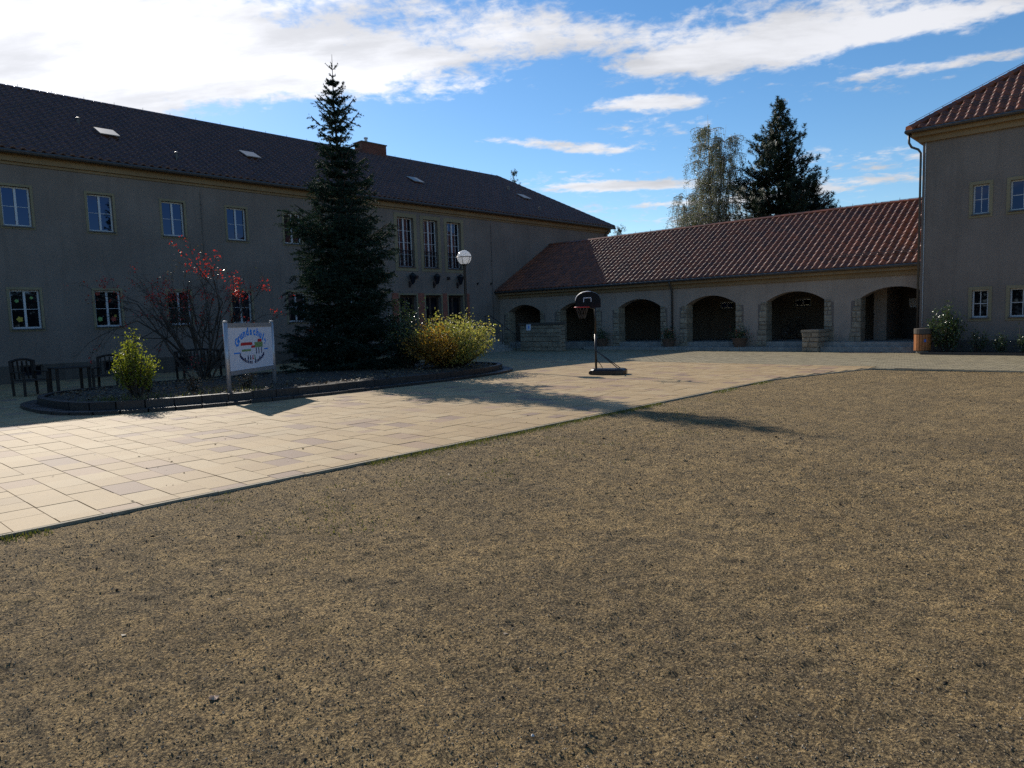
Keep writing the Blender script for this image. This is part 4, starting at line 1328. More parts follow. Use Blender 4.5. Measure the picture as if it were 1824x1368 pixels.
for q in np.arange(0.3, 10, 0.55):
    p_ = np.array([-7.15, 29.5, EZR + 0.08]) + hd * q
    mb.bar(p_, p_ + (0, 0, 0.16), 0.016)
mb.tube([np.array([-7.15, 29.5, EZR + 0.23]), np.array([-7.15, 29.5, EZR + 0.23]) + hd * 10], 0.01, 5)
mb.build('hip_cable', M['grey_metal'], roofR)
mb = MB()
p0 = np.array([-6.0, 29.5, EZR]) + upR * 0.9; nR = np.cross((1, 0, 0), upR)
for off in (0.12, 0.2): mb.tube([p0 + nR * off, p0 + (8, 0, 0) + nR * off], 0.011, 5)
for q in np.arange(0, 8, 0.7): mb.bar(p0 + (q, 0, 0), p0 + (q, 0, 0) + nR * 0.22, 0.018)
mb.build('snow_guard', M['metal'], roofR)
MB().tube([(-7.22, 29.44, EZR - 0.06), (8.4, 29.44, EZR - 0.06)], 0.07, 8).build('gutter', M['metal'], ann)
MB().tube([(-7.22, 29.44, EZR - 0.06), (-7.22, 56.4, EZR - 0.06)], 0.07, 8).build('gutter', M['metal'], ann)
MB().tube([(-7.2, 29.75, 8.1), (-7.2, 29.78, 7.78), (-7.12, 29.8, 7.62), (-6.9, 29.84, 7.5), (-6.82, 29.86, 7.36), (-6.82, 29.86, 0.05)], 0.042, 8).build('downpipe', M['metal'], ann, True)
MB().tube([(-6.66, RY - 0.03, 7.7), (-6.66, RY - 0.03, 0.95), (-5.9, RY - 0.03, 0.95)], 0.014, 6).build('lightning_cable', M['grey_metal'], ann)

# ------------------------------------------------------------------ vegetation
def nrm(v): return v / (np.linalg.norm(v) + 1e-12)


def seg_mesh(name, segs, mat, parent, n=4):
    """tapered prisms for (p0, p1, r0, r1)"""
    S = len(segs)
    p0 = np.array([s[0] for s in segs]); p1 = np.array([s[1] for s in segs])
    r0 = np.array([s[2] for s in segs]); r1 = np.array([s[3] for s in segs])
    t = p1 - p0; t /= (np.linalg.norm(t, axis=1, keepdims=True) + 1e-9)
    ref = np.where(np.abs(t[:, 2:3]) > 0.9, np.array([[1.0, 0, 0]]), np.array([[0, 0, 1.0]]))
    a = np.cross(t, ref); a /= (np.linalg.norm(a, axis=1, keepdims=True) + 1e-9); b = np.cross(a, t)
    V = np.zeros((S, 2 * n, 3))
    for k in range(n):
        an = 2 * math.pi * k / n
        d = math.cos(an) * a + math.sin(an) * b
        V[:, k] = p0 + d * r0[:, None]; V[:, n + k] = p1 + d * r1[:, None]
    F = np.array([(k, (k + 1) % n, n + (k + 1) % n, n + k) for k in range(n)])
    F = (F[None] + 2 * n * np.arange(S)[:, None, None]).reshape(-1, 4)
    return np_mesh(name, V.reshape(-1, 3), F, mat, parent, True)


def needle_twigs(P0, P1, per, ln, wd, spread=0.9, fwd=0.6):
    """needle triangles round each twig P0->P1"""
    n = len(P0)
    t = P1 - P0; L = np.linalg.norm(t, axis=1, keepdims=True); t = t / (L + 1e-9)
    ref = np.where(np.abs(t[:, 2:3]) > 0.9, np.array([[1.0, 0, 0]]), np.array([[0, 0, 1.0]]))
    a = np.cross(t, ref); a /= np.linalg.norm(a, axis=1, keepdims=True); b = np.cross(a, t)
    t, a, b, P0r, Lr = (np.repeat(q, per, 0) for q in (t, a, b, P0, L))
    m_ = n * per
    s = rng.random((m_, 1)); an = rng.uniform(0, 6.283, (m_, 1))
    rad = np.cos(an) * a + np.sin(an) * b
    base = P0r + t * Lr * s
    d = t * fwd + rad * spread; d /= np.linalg.norm(d, axis=1, keepdims=True)
    side = np.cross(d, t + rng.normal(0, 0.3, (m_, 3))); side /= (np.linalg.norm(side, axis=1, keepdims=True) + 1e-9)
    l = ln * rng.uniform(0.7, 1.2, (m_, 1)) * (1 - 0.35 * s)
    V = np.stack([base - side * wd, base + side * wd, base + d * l], 1).reshape(-1, 3)
    return V


def make_spruce(base, H, label):
    t_ = thing('spruce_tree', base, label, 'tree')
    base = np.array(base, float)
    axis = lambda z: base + np.array([-0.0, -0.0, z]) + np.array([0.02 * math.sin(z * 1.3), 0.02 * math.cos(z), 0])
    segs = []
    zz = np.linspace(0, H, 24)
    for a, b in zip(zz[:-1], zz[1:]): segs.append((axis(a), axis(b), 0.15 * (1 - a / H) + 0.006, 0.15 * (1 - b / H) + 0.006))
    # crown radius against height above ground (0..1)
    prof_t = [0.0, 0.05, 0.15, 0.28, 0.36, 0.44, 0.505, 0.58, 0.65, 0.76, 0.846, 0.888, 0.915, 0.94, 1.0]
    prof_r = [1.55, 1.85, 1.82, 1.72, 1.60, 1.38, 1.15, 0.95, 0.84, 0.68, 0.50, 0.32, 0.18, 0.05, 0.02]
    A0, A1 = [], []
    z = 0.12
    while z < H * 0.925:
        tt = z / H
        rad = float(np.interp(tt, prof_t, prof_r))
        nb = 17 if tt < 0.45 else 13 if tt < 0.7 else 8 if tt < 0.88 else 4
        rad *= rng.uniform(0.82, 1.12)
        off = rng.uniform(0, 6.28)
        for k in range(nb):
            az = off + 6.283 * k / nb + rng.normal(0, 0.22)
            L = rad * rng.uniform(0.5, 1.2) * (1.0 + 0.12 * math.sin(az * 2 + z))
            if rng.random() < 0.12: L *= 0.55
            d = np.array([math.cos(az), math.sin(az), 0])
            rise0 = 0.30 if tt > 0.75 else 0.12 - 0.25 * (1 - tt)
            npt = max(3, int(L / 0.22))
            pts = []
            for q in range(npt + 1):
                s_ = q / npt
                pts.append(axis(z) + d * L * s_ + np.array([0, 0, L * (rise0 * s_ + 0.38 * s_ ** 3 * (0.5 if tt < 0.4 else 0.8))]) + rng.normal(0, 0.012, 3))
            for a, b in zip(pts[:-1], pts[1:]):
                i_ = len(segs)
                segs.append((a, b, 0.022, 0.014))
                A0.append(a); A1.append(b + (b - a) * 0.25)
            side = np.array([-d[1], d[0], 0])
            for q in range(1, npt + 1):
                s_ = q / npt
                for sg in (-1, 1):
                    for _r in range(2):
                        if rng.random() < 0.12: continue
                        l2 = L * (0.16 + 0.30 * (1 - abs(2 * s_ - 1.05))) * rng.uniform(0.55, 1.15) + 0.07
                        d2 = nrm(d * rng.uniform(0.5, 1.1) + side * sg * rng.uniform(0.6, 1.1) + np.array([0, 0, rng.uniform(-0.38, 0.16)]))
                        p_ = pts[q] + (pts[q - 1] - pts[q]) * rng.random()
                        A0.append(p_); A1.append(p_ + d2 * l2)
                        if l2 > 0.3:
                            for _k in range(2):
                                q0 = p_ + d2 * l2 * rng.uniform(0.3, 0.8)
                                d3 = nrm(d2 + side * rng.normal(0, 0.8) + np.array([0, 0, rng.uniform(-0.45, 0.12)]))
                                A0.append(q0); A1.append(q0 + d3 * l2 * 0.5)
        z += rng.uniform(0.22, 0.34) if tt < 0.7 else rng.uniform(0.22, 0.34)
    # thin whorl under the leader
    for z0, ll, n_ in ((H * 0.952, 0.26, 5), (H * 0.928, 0.16, 3)):
        for k in range(n_):
            az = 6.283 * k / n_ + 0.5
            d = np.array([math.cos(az), math.sin(az), 0.9])
            segs.append((axis(z0), axis(z0) + d * ll * 0.8, 0.010, 0.005))
            A0.append(axis(z0) + d * ll * 0.2); A1.append(axis(z0) + d * ll * 0.8)
    seg_mesh('trunk', segs, M['bark'], t_)
    A0, A1 = np.array(A0), np.array(A1)
    tw_h = (A0[:, 2] - base[2]) / H
    V = needle_twigs(A0, A1, 20, 0.085, 0.012)
    lead0 = np.array([axis(z_) for z_ in np.linspace(H * 0.9, H * 0.985, 6)]); V2 = needle_twigs(lead0[:-1], lead0[1:], 6, 0.025, 0.004)
    V = np.concatenate([V, V2])
    np_mesh('crown', V, np.arange(len(V)).reshape(-1, 3), M['spruce'], t_)
    return t_


make_spruce((-19.8, 13.3, 0.2), 10.1, 'tall dark spruce with bare leader tip rising from the planting bed')


def grow(p, d, L, r, depth, segs, tips, spread=0.5, curve=0.15, nseg=4, kids=(2, 4), shrink=0.62, up=0.05, rmin=0.003):
    pts = [p]
    d = nrm(d)
    for q in range(nseg):
        d = nrm(d + rng.normal(0, curve, 3) + np.array([0, 0, up]))
        pts.append(pts[-1] + d * L / nseg)
    rr = np.linspace(r, max(r * 0.6, rmin), nseg + 1)
    for i in range(nseg): segs.append((pts[i], pts[i + 1], rr[i], rr[i + 1]))
    if depth == 0:
        for i in range(1, nseg + 1): tips.append((pts[i], d))
        return
    n = rng.integers(kids[0], kids[1] + 1)
    for k in range(n):
        s_ = rng.uniform(0.35, 1.0) if k else 1.0
        i = min(nseg - 1, int(s_ * nseg)); q = pts[i] + (pts[i + 1] - pts[i]) * (s_ * nseg - i) if s_ < 1 else pts[-1]
        d2 = nrm(d + rng.normal(0, spread, 3))
        grow(q, d2, L * shrink * rng.uniform(0.75, 1.2), rr[min(i + 1, nseg)] * 0.72, depth - 1, segs, tips, spread, curve, max(2, nseg - 1), kids, shrink, up, rmin)


# red shrub: many thin arching stems, mostly bare, red leaves towards the top
t_ = thing('red_leaved_shrub', (-21.2, 9.1, 0.2), 'large half bare shrub with scattered red leaves behind the sign', 'shrub')
segs, tips = [], []
_keep = rng; rng = np.random.default_rng(23)
base = np.array([-21.2, 9.1, 0.2])
view_r = np.array([0.73, 0.68, 0])           # shrub is wider across than deep
for k in range(20):
    a = -1 + 2 * (k + rng.uniform(0.1, 0.9)) / 20
    d = view_r * a * 0.95 + np.array([0.68, -0.73, 0]) * rng.uniform(-0.45, 0.45) + np.array([0, 0, 1.0 + 0.25 * (1 - abs(a))])
    grow(base + rng.normal(0, 0.14, 3) * [1, 1, 0], d, rng.uniform(1.9, 2.7) * (0.85 + 0.2 * abs(a)), 0.030, 3, segs, tips, 0.46, 0.11, 5, (3, 4), 0.5, 0.0, 0.003)
seg_mesh('stems', segs, M['bark'], t_)
TP_ = np.array([q[0] for q in tips])
hgt = TP_[:, 2] - 0.2
top = TP_[(hgt > 2.4) | (rng.random(len(TP_)) < 0.22)]
cl = vnoise((top[:, 0] + top[:, 1]) * 2.6, top[:, 2] * 2.6, 77) > 0.48
cl = cl & (rng.random(len(cl)) < 0.8)
redp = np.repeat(top[cl], 4, 0); redp = redp + rng.normal(0, 0.055, redp.shape)
leaf_cloud('red_leaves', redp, 0.085, M['red_leaf'], t_, aspect=0.6)
ds = np.repeat(TP_, 2, 0); ds = ds[rng.random(len(ds)) < 0.45] ; ds = ds + rng.normal(0, 0.06, ds.shape)
leaf_cloud('dull_leaves', ds, 0.07, M['dull_leaf'], t_, aspect=0.5)
rng = _keep


def leafy_shrub(name, base, rx, ry, h, label, mat, leaf, n_stems, n_leaf, zlow=0.1, mat2=None, frac2=0.0, shape='egg', group=None, shoot=0.15):
    t_ = thing(name, base, label, 'shrub', group)
    base = np.array(base, float)
    segs, P = [], []
    for k in range(n_stems):
        a = rng.uniform(0, 6.283); q = math.sqrt(rng.random())
        end = base + np.array([math.cos(a) * q * rx, math.sin(a) * q * ry, h * (1.02 - 0.45 * q ** 2) * (rng.uniform(0.68, 1.0) + (0.28 * rng.random() if rng.random() < shoot else 0))])
        st = base + np.array([math.cos(a) * q * rx * 0.22, math.sin(a) * q * ry * 0.22, 0])
        mid = st * 0.45 + end * 0.55 + np.array([math.cos(a) * rx, math.sin(a) * ry, 0]) * 0.10 * rng.random() + rng.normal(0, 0.03, 3)
        pts = []
        for s_ in np.linspace(0, 1, 7): pts.append((1 - s_) ** 2 * st + 2 * s_ * (1 - s_) * mid + s_ ** 2 * end)
        for i in range(6): segs.append((pts[i], pts[i + 1], 0.012 * (1 - i / 7) + 0.003, 0.012 * (1 - (i + 1) / 7) + 0.003))
        for _ in range(max(1, n_leaf // n_stems)):
            s_ = rng.uniform(zlow, 1.0) ** 0.8
            i = min(5, int(s_ * 6)); p_ = pts[i] + (pts[i + 1] - pts[i]) * (s_ * 6 - i)
            P.append(p_ + rng.normal(0, 0.05 + 0.06 * min(rx, 0.8) * s_, 3))
    seg_mesh('stems', segs, M['bark'], t_)
    P = np.array(P)
    if mat2 is not None:
        w = frac2(P)
        leaf_cloud('leaves', P[~w], leaf, mat, t_)
        leaf_cloud('turned_leaves', P[w], leaf, mat2, t_)
    else: leaf_cloud('leaves', P, leaf, mat, t_)
    return t_


leafy_shrub('lime_shrub', (-17.0, 5.75, 0.2), 0.42, 0.42, 1.5, 'small upright yellow green shrub at the end of the planting bed', M['lime_leaf'], 0.075, 44, 3200, 0.22, shoot=0.03)
leafy_shrub('golden_shrub', (-17.1, 15.5, 0.2), 1.35, 1.95, 1.72, 'wide sunlit golden green shrub beside the spruce and lamp post', M['gold_leaf'], 0.10, 210, 13000, 0.12, M['orange_leaf'],
            lambda P: (fbm(P[:, 1], P[:, 2], 0.9, 2, 91) + (P[:, 1] < 15.3) * 0.10 + (P[:, 2] < 1.3) * 0.08 - 0.16) > 0.02, shoot=0.2)
leafy_shrub('dark_shrub', (-18.4, 14.6, 0.2), 0.9, 0.8, 2.3, 'dark green shrub standing close to the spruce on its lamp side', M['green_leaf'], 0.09, 60, 4000, 0.15)
leafy_shrub('glossy_shrub', (-5.75, 29.2, 0.05), 0.62, 0.45, 1.75, 'glossy dark green shrub against the corner building beside the bin', M['green_leaf'], 0.11, 40, 2400, 0.12)
for k, (x_, y_, h_) in enumerate(((-4.75, 29.15, 0.95), (-4.05, 29.0, 0.7), (-3.4, 29.1, 0.85), (-2.6, 29.0, 0.8))):
    leafy_shrub('border_plant', (x_, y_, 0.05), 0.3, 0.28, h_, ['low leafy plant under the corner building, nearest the glossy shrub', 'lowest leafy plant in the narrow bed below the wider window',
                'leafy border plant below the right edge of the wider window', 'border plant farthest from the glossy shrub'][k], M['green_leaf'], 0.085, 14, 420, 0.1, group='plants in the narrow wall bed')
for k, (x_, y_, h_) in enumerate(((-17.1, 7.05, 0.42), (-16.6, 8.15, 0.5), (-17.9, 6.3, 0.55))):
    leafy_shrub('low_weed', (x_, y_, 0.2), 0.25, 0.25, h_, ['low dull weed between the lime shrub and the sign', 'low dull weed at the foot of the sign panel', 'low dull weed behind the lime shrub'][k], M['dull_leaf'], 0.07, 10, 260, 0.1, group='low weeds in the planting bed')
o = np_mesh('wall_bed', [(-6.35, 28.35, 0.03), (9, 28.1, 0.03), (9, 29.87, 0.06), (-6.35, 29.87, 0.06)], [(0, 1, 2, 3)], M['soil']); tag(o, kind='structure')
for i in range(10):
    xa = -6.35 + i * 1.0
    MB().obox((xa + 0.5, 28.33 - 0.0163 * i, 0.04), (1, -0.0163, 0), (0.0163, 1, 0), (0, 0, 1), 0.495, 0.04, 0.05).build('kerb_stone', M['dark_kerb'], o)


# pine behind the arcade
def make_pine(base, H, R0, z_low, label, n_lev=15, name='pine_tree', group=None, per=34, tuft=0.38, mat='pine', asym=None):
    t_ = thing(name, base, label, 'tree', group)
    base = np.array(base, float)
    segs = []
    zz = np.linspace(0, H, 14)
    for a, b in zip(zz[:-1], zz[1:]): segs.append((base + [0.05 * math.sin(a), 0, a], base + [0.05 * math.sin(b), 0, b], 0.24 * (1 - a / H) + 0.015, 0.24 * (1 - b / H) + 0.015))
    A0, A1 = [], []
    for k in range(n_lev):
        f_ = k / (n_lev - 1)
        z = z_low + (H * 0.985 - z_low) * f_
        rad = R0 * (1 - f_ ** 1.3) ** 0.9 + 0.12
        nb = int(9 - 4 * f_)
        off = rng.uniform(0, 6.28)
        for q in range(nb):
            az = off + 6.283 * q / nb + rng.normal(0, 0.35)
            L = rad * rng.uniform(0.5, 1.12)
            d = np.array([math.cos(az), math.sin(az), 0])
            npt = 6
            pts = [base + [0.05 * math.sin(z), 0, z] + d * L * s_ + np.array([0, 0, L * (0.02 * s_ + 0.32 * s_ ** 2.5)]) + rng.normal(0, 0.04, 3) * s_ for s_ in np.linspace(0, 1, npt)]
            for a, b in zip(pts[:-1], pts[1:]): segs.append((a, b, 0.04, 0.025))
            ntf = max(4, int(L * 13))
            for _ in range(ntf):
                s_ = rng.uniform(0.25, 1.0)
                i = min(npt - 2, int(s_ * (npt - 1))); p_ = pts[i] + (pts[i + 1] - pts[i]) * (s_ * (npt - 1) - i)
                p_ = p_ + rng.normal(0, 0.22, 3) * [1, 1, 0.8]
                dd = nrm(d * 0.6 + np.array([0, 0, 0.9]) + rng.normal(0, 0.35, 3))
                A0.append(p_); A1.append(p_ + dd * tuft)
    for _ in range(8):
        p_ = base + [0.05 * math.sin(H), 0, H - rng.uniform(0, 0.5)] + rng.normal(0, 0.08, 3); A0.append(p_); A1.append(p_ + [0, 0, 0.3])
    seg_mesh('trunk', segs, M['bark'], t_)
    V = needle_twigs(np.array(A0), np.array(A1), per, tuft * 0.7, 0.022, 1.0, 0.45)
    np_mesh('crown', V, np.arange(len(V)).reshape(-1, 3), M[mat], t_)
    return t_


make_pine((-18.65, 46, -0.1), 15.0, 3.4, 6.0, 'dark bushy pine rising behind the arcade roof', 21)
make_pine((-17.0, 47.5, -0.1), 9.6, 2.0, 5.5, 'short dark pine at the foot of the tall pine behind the arcade', 8)
make_pine((-54.6, 60, -0.1), 18.3, 2.5, 8.0, 'pine top showing just above the ridge of the long school roof', 12, per=16)
make_pine((-40.4, 60, -0.1), 10.5, 2.2, 4.0, 'small dark tree top between the school roof and the arcade ridge', 10, per=16, name='far_tree')


def make_birch(base, H, label, name='birch_tree', w=1.0, n_leaf=26000):
    t_ = thing(name, base, label, 'tree')
    base = np.array(base, float)
    segs, P = [], []
    leaders = []
    for (dx, dy, hh) in ((-0.3, 0.1, 1.0), (0.9, -0.3, 0.93), (0.3, 0.5, 0.86)):
        pts = [base + np.array([dx * w * s_ ** 1.5, dy * w * s_ ** 1.5, H * hh * s_]) for s_ in np.linspace(0, 1, 14)]
        for i in range(13): segs.append((pts[i], pts[i + 1], 0.17 * (1 - i / 13.5) * (1 if dx < 0 else 0.7), 0.17 * (1 - (i + 1) / 13.5) * (1 if dx < 0 else 0.7)))
        leaders.append(pts)
    tw = []
    for pts in leaders:
        for k in range(90):
            s_ = rng.uniform(0.28, 1.0)
            i = min(12, int(s_ * 13)); p_ = pts[i]
            az = rng.uniform(0, 6.283)
            L = (1.35 * (1 - s_) ** 0.4 + 0.55) * w * rng.uniform(0.6, 1.1)
            d = np.array([math.cos(az), math.sin(az), 0])
            bp = [p_ + d * L * q + np.array([0, 0, L * (0.9 * q - 0.75 * q * q)]) for q in np.linspace(0, 1, 6)]
            for a, b in zip(bp[:-1], bp[1:]): segs.append((a, b, 0.022, 0.014))
            for _ in range(9):
                q = rng.uniform(0.3, 1.0); j_ = min(4, int(q * 5)); s0 = bp[j_] + (bp[j_ + 1] - bp[j_]) * (q * 5 - j_)
                ln = rng.uniform(0.5, 1.5)
                e = s0 + np.array([rng.normal(0, 0.12), rng.normal(0, 0.12), -ln]) + d * 0.12
                segs.append((s0, e, 0.006, 0.004)); tw.append((s0, e))
    tw0 = np.array([a for a, b in tw]); tw1 = np.array([b for a, b in tw])
    i = rng.integers(0, len(tw), n_leaf); s_ = rng.random((n_leaf, 1))
    P = tw0[i] + (tw1[i] - tw0[i]) * s_ + rng.normal(0, 0.07, (n_leaf, 3))
    seg_mesh('trunk', segs, M['birch_bark'], t_)
    leaf_cloud('crown', P, 0.095, M['birch'], t_, aspect=0.7)


make_birch((-23.3, 46, -0.1), 15.5, 'tall thin leaved birch behind the arcade roof beside the pine', w=1.35, n_leaf=62000)
make_birch((-25.6, 47, -0.1), 11.0, 'lower birch leaning out beyond the tall birch behind the arcade', w=1.2, n_leaf=26000)

# wood beyond the yard, out of frame: only its reflection shows in the school windows
P = []
for k in range(46):
    c = np.array([rng.uniform(33, 44), -18 + 1.6 * k + rng.normal(0, 0.6), rng.uniform(3.0, 6.0)]); rr = rng.uniform(2.2, 3.6)
    q = rng.normal(size=(900, 3)); q /= np.linalg.norm(q, axis=1, keepdims=True)
    P.append(c + q * rr * (rng.random((900, 1)) ** 0.4) * [1, 1, 1.25])
for k in range(60):
    c = np.array([-70 + 1.9 * k + rng.normal(0, 0.6), rng.uniform(-44, -36), rng.uniform(3.0, 6.0)]); rr = rng.uniform(2.2, 3.6)
    q = rng.normal(size=(900, 3)); q /= np.linalg.norm(q, axis=1, keepdims=True)
    P.append(c + q * rr * (rng.random((900, 1)) ** 0.4) * [1, 1, 1.25])
P = np.concatenate(P); P = P[P[:, 2] > 0.2]
o = leaf_cloud('wood_edge', P, 0.55, M['far_leaf'], aspect=0.8); tag(o, 'dense wood edge beyond the yard, mirrored in the school windows', 'wood', None, 'stuff')

# ------------------------------------------------------------------ things on the plaza
# lamp post with a caged opal globe
lp = thing('lamp_post', (-18.3, 17.35, 0.2), 'dark lamp post with white caged globe beside the golden shrub', 'lamp')
bx, by = -18.3, 17.35
MB().lathe((bx, by, 0), [(0.09, 0.0), (0.09, 0.5), (0.055, 0.6), (0.048, 3.55), (0.06, 3.6), (0.06, 3.66)], 12).build('post', M['black'], lp, True)
gz, gr = 3.95, 0.255
MB().lathe((bx, by, gz), [(gr * math.sin(q), -gr * math.cos(q)) for q in np.linspace(0.02, math.pi - 0.001, 18)], 24).build('globe', M['opal'], lp, True)
cg = MB()
for k in range(6):
    an = math.pi / 3 * k
    cg.tube([(bx + (gr + 0.012) * math.sin(q) * math.cos(an), by + (gr + 0.012) * math.sin(q) * math.sin(an), gz - (gr + 0.012) * math.cos(q)) for q in np.linspace(0.15, math.pi / 2 + 0.05, 7)], 0.009, 5)
cg.build('cage_rib', M['black'], lp, True)
MB().tube([(bx + (gr + 0.014) * math.cos(q), by + (gr + 0.014) * math.sin(q), gz + 0.012) for q in np.linspace(0, 2 * math.pi, 25)], 0.014, 6, False).build('cage_ring', M['black'], lp, True)
MB().lathe((bx, by, gz), [(0.06, -0.30), (0.11, -0.235), (0.08, -0.22)], 12).build('globe_seat', M['black'], lp, True)

# school sign
sg = thing('school_sign', (-16.3, 8.2, 0.2), 'white school sign on two round posts standing in the planting bed', 'sign')
A_ = np.array([-15.62, 7.27, 0.0]); B_ = np.array([-16.98, 9.13, 0.0])
ux = nrm(B_ - A_); WS = np.linalg.norm(B_ - A_); nx_ = np.array([-ux[1], ux[0], 0.0]) * 1.0
if nx_ @ (CAM - A_) < 0: nx_ = -nx_
SP = lambda a, z, d=0.0: tuple(A_ + ux * a + nx_ * d + np.array([0, 0, z]))
for p_ in (A_, B_):
    po = MB().tube([p_ + [0, 0, 0.05], p_ + [0, 0, 1.86]], 0.05, 14).build('post', M['grey_metal'], sg, True)
    MB().lathe(p_ + [0, 0, 1.86], [(0.055, -0.02), (0.055, 0.01), (0.0, 0.02)], 14).build('post_cap', M['grey_metal'], po)
z0, z1 = 0.62, 1.82
mb = MB()
mb.obox(SP(WS / 2, z1 - 0.05), ux, nx_, (0, 0, 1), WS / 2 - 0.06, 0.03, 0.05); mb.obox(SP(WS / 2, z0 + 0.05), ux, nx_, (0, 0, 1), WS / 2 - 0.06, 0.03, 0.05)
mb.build('frame', M['grey_metal'], sg)
pn = MB().obox(SP(WS / 2, (z0 + z1) / 2), ux, nx_, (0, 0, 1), WS / 2 - 0.06, 0.018, (z1 - z0) / 2 - 0.1).build('panel', M['sign_white'], sg)


def flat(pts, mat, name, d=0.0195):
    n = len(pts)
    V = [SP(a, z, d) for a, z in pts] + [SP(a, z, d + 0.002) for a, z in pts]
    F = [tuple(range(n, 2 * n))] + [(i, (i + 1) % n, n + (i + 1) % n, n + i) for i in range(n)]
    return np_mesh(name, V, F, mat, pn)


def glyph(ch):
    cu = bpy.data.curves.new('letter', 'FONT'); cu.body = ch; cu.size = 1.0; cu.align_x = 'CENTER'
    cu.offset = 0.045
    ob = bpy.data.objects.new('letter_tmp', cu); COL.objects.link(ob)
    dg = bpy.context.evaluated_depsgraph_get()
    me = bpy.data.meshes.new_from_object(ob.evaluated_get(dg))
    V = np.array([v.co[:] for v in me.vertices]); F = [tuple(p.vertices) for p in me.polygons]
    bpy.data.objects.remove(ob); bpy.data.curves.remove(cu); bpy.data.meshes.remove(me)
    return V, F


flip = 1.0
# reading direction: from the viewer's left to right
cxs, czs = WS / 2, 1.14
view_right = np.cross(nx_, (0, 0, 1)) * -1
sgn = 1.0 if (ux @ view_right) > 0 else -1.0
def arc_text(txt, rx_, rz_, a0, a1, size, mat, name, cz, bottom=False):
    for i, ch in enumerate(txt):
        VV, FF = [], []
        if ch == ' ': continue
        an = a0 + (a1 - a0) * i / (len(txt) - 1)
        ca = cxs + sgn * rx_ * math.cos(an); cz_ = cz + rz_ * math.sin(an)
        tx, tz = -rx_ * math.sin(an), rz_ * math.cos(an)
        if not bottom: tx, tz = -tx, -tz
        tl = math.hypot(tx, tz); tx, tz = tx / tl, tz / tl
        V, F = glyph(ch)
        b = len(VV)
        for v in V:
            u_, w_ = v[0] * size * 1.0, v[1] * size
            VV.append(SP(ca + sgn * (u_ * tx - w_ * tz), cz_ + u_ * tz + w_ * tx, 0.0215))
        FF += [tuple(q + b for q in f) for f in F]
        np_mesh(name, np.array(VV), FF, mat, pn)


S = WS / 2.3
arc_text('Grundschule', 0.66 * S, 0.30, R(164), R(18), 0.25, M['sign_blue'], 'letter', 1.235)
# the small lower line cannot be read: strokes of its length, height and colour
for k in range(18):
    if k == 9: continue
    an = R(207 + 126 * k / 17)
    ca, cz_ = cxs + sgn * 0.66 * S * math.cos(an), 1.16 + 0.33 * math.sin(an)
    hh = 0.10 if k in (0, 4, 10, 13) else 0.07
    flat([(ca - 0.026, cz_), (ca + 0.026, cz_), (ca + 0.026, cz_ + hh), (ca - 0.026, cz_ + hh)], M['sign_navy'], 'print_stroke')
def q4(a0, a1, z0, z1, sh=0.0): return [(cxs + sgn * a0, z0), (cxs + sgn * a1, z0), (cxs + sgn * (a1 - sh), z1), (cxs + sgn * (a0 + sh), z1)]
flat(q4(-0.55, 0.04, 1.285, 1.355, 0.03), M['sign_red'], 'print_roof'); flat(q4(-0.04, 0.16, 1.215, 1.27, 0.02), M['sign_red'], 'print_roof')
flat(q4(0.30, 0.52, 1.35, 1.42, 0.02), M['sign_red'], 'print_roof')
flat(q4(0.14, 0.56, 1.22, 1.345), M['sign_green'], 'print_wall')
for a_ in (0.2, 0.33, 0.47): flat(q4(a_, a_ + 0.035, 1.06, 1.215), M['sign_navy'], 'print_line')
flat(q4(-0.5, -0.06, 1.14, 1.19), M['sign_green'], 'print_meadow'); flat(q4(-0.88, -0.58, 1.10, 1.13), M['sign_blue'], 'print_word'); flat(q4(0.62, 0.84, 1.15, 1.18), M['sign_blue'], 'print_word')
for a_, mt in ((-0.22, 'sign_navy'), (-0.1, 'sign_navy'), (0.02, 'sign_red'), (0.12, 'sign_green')): flat(q4(a_ - 0.03, a_ + 0.03, 0.93, 1.04, 0.015), M[mt], 'print_figure')

# portable basketball hoop
hp = thing('basketball_hoop', (-12.1, 17.0, 0), 'black portable basketball hoop on a wheeled base on the plaza', 'basketball hoop')
bd = nrm(np.array([0.62, 0.30, 0]))            # base runs back from the pole
fd = -bd
pb = np.array([-12.35, 16.95, 0.0])
sd = np.array([-bd[1], bd[0], 0])
mb = MB()
c = pb + bd * 0.35
prof = [(-0.50, 0.17), (-0.40, 0.28), (0.30, 0.32), (0.50, 0.27), (0.56, 0.14)]
V, F = [], []
for z, k in ((0.02, 1.0), (0.13, 1.0), (0.17, 0.9)):
    for (l, w_) in prof: V.append(c + bd * l * k + sd * w_ * k + np.array([0, 0, z]))
    for (l, w_) in prof[::-1]: V.append(c + bd * l * k - sd * w_ * k + np.array([0, 0, z]))
n_ = 2 * len(prof)
for r_ in range(2):
    for i in range(n_): F.append((r_ * n_ + i, r_ * n_ + (i + 1) % n_, (r_ + 1) * n_ + (i + 1) % n_, (r_ + 1) * n_ + i))
F.append(tuple(range(2 * n_, 3 * n_))); F.append(tuple(range(n_ - 1, -1, -1)))
np_mesh('base', V, F, M['plastic_black'], hp)
for s_ in (-1, 1):
    wc = c - bd * 0.48 + sd * 0.2 * s_ + np.array([0, 0, 0.06])
    MB().tube([wc - sd * 0.02, wc + sd * 0.02], 0.058, 12).build('wheel', M['rubber'], hp)
MB().tube([pb + [0, 0, 0.1], pb + [0, 0, 1.2]], 0.034, 10).tube([pb + [0, 0, 1.2], pb + [0, 0, 2.2]], 0.028, 10).build('pole', M['black'], hp, True)
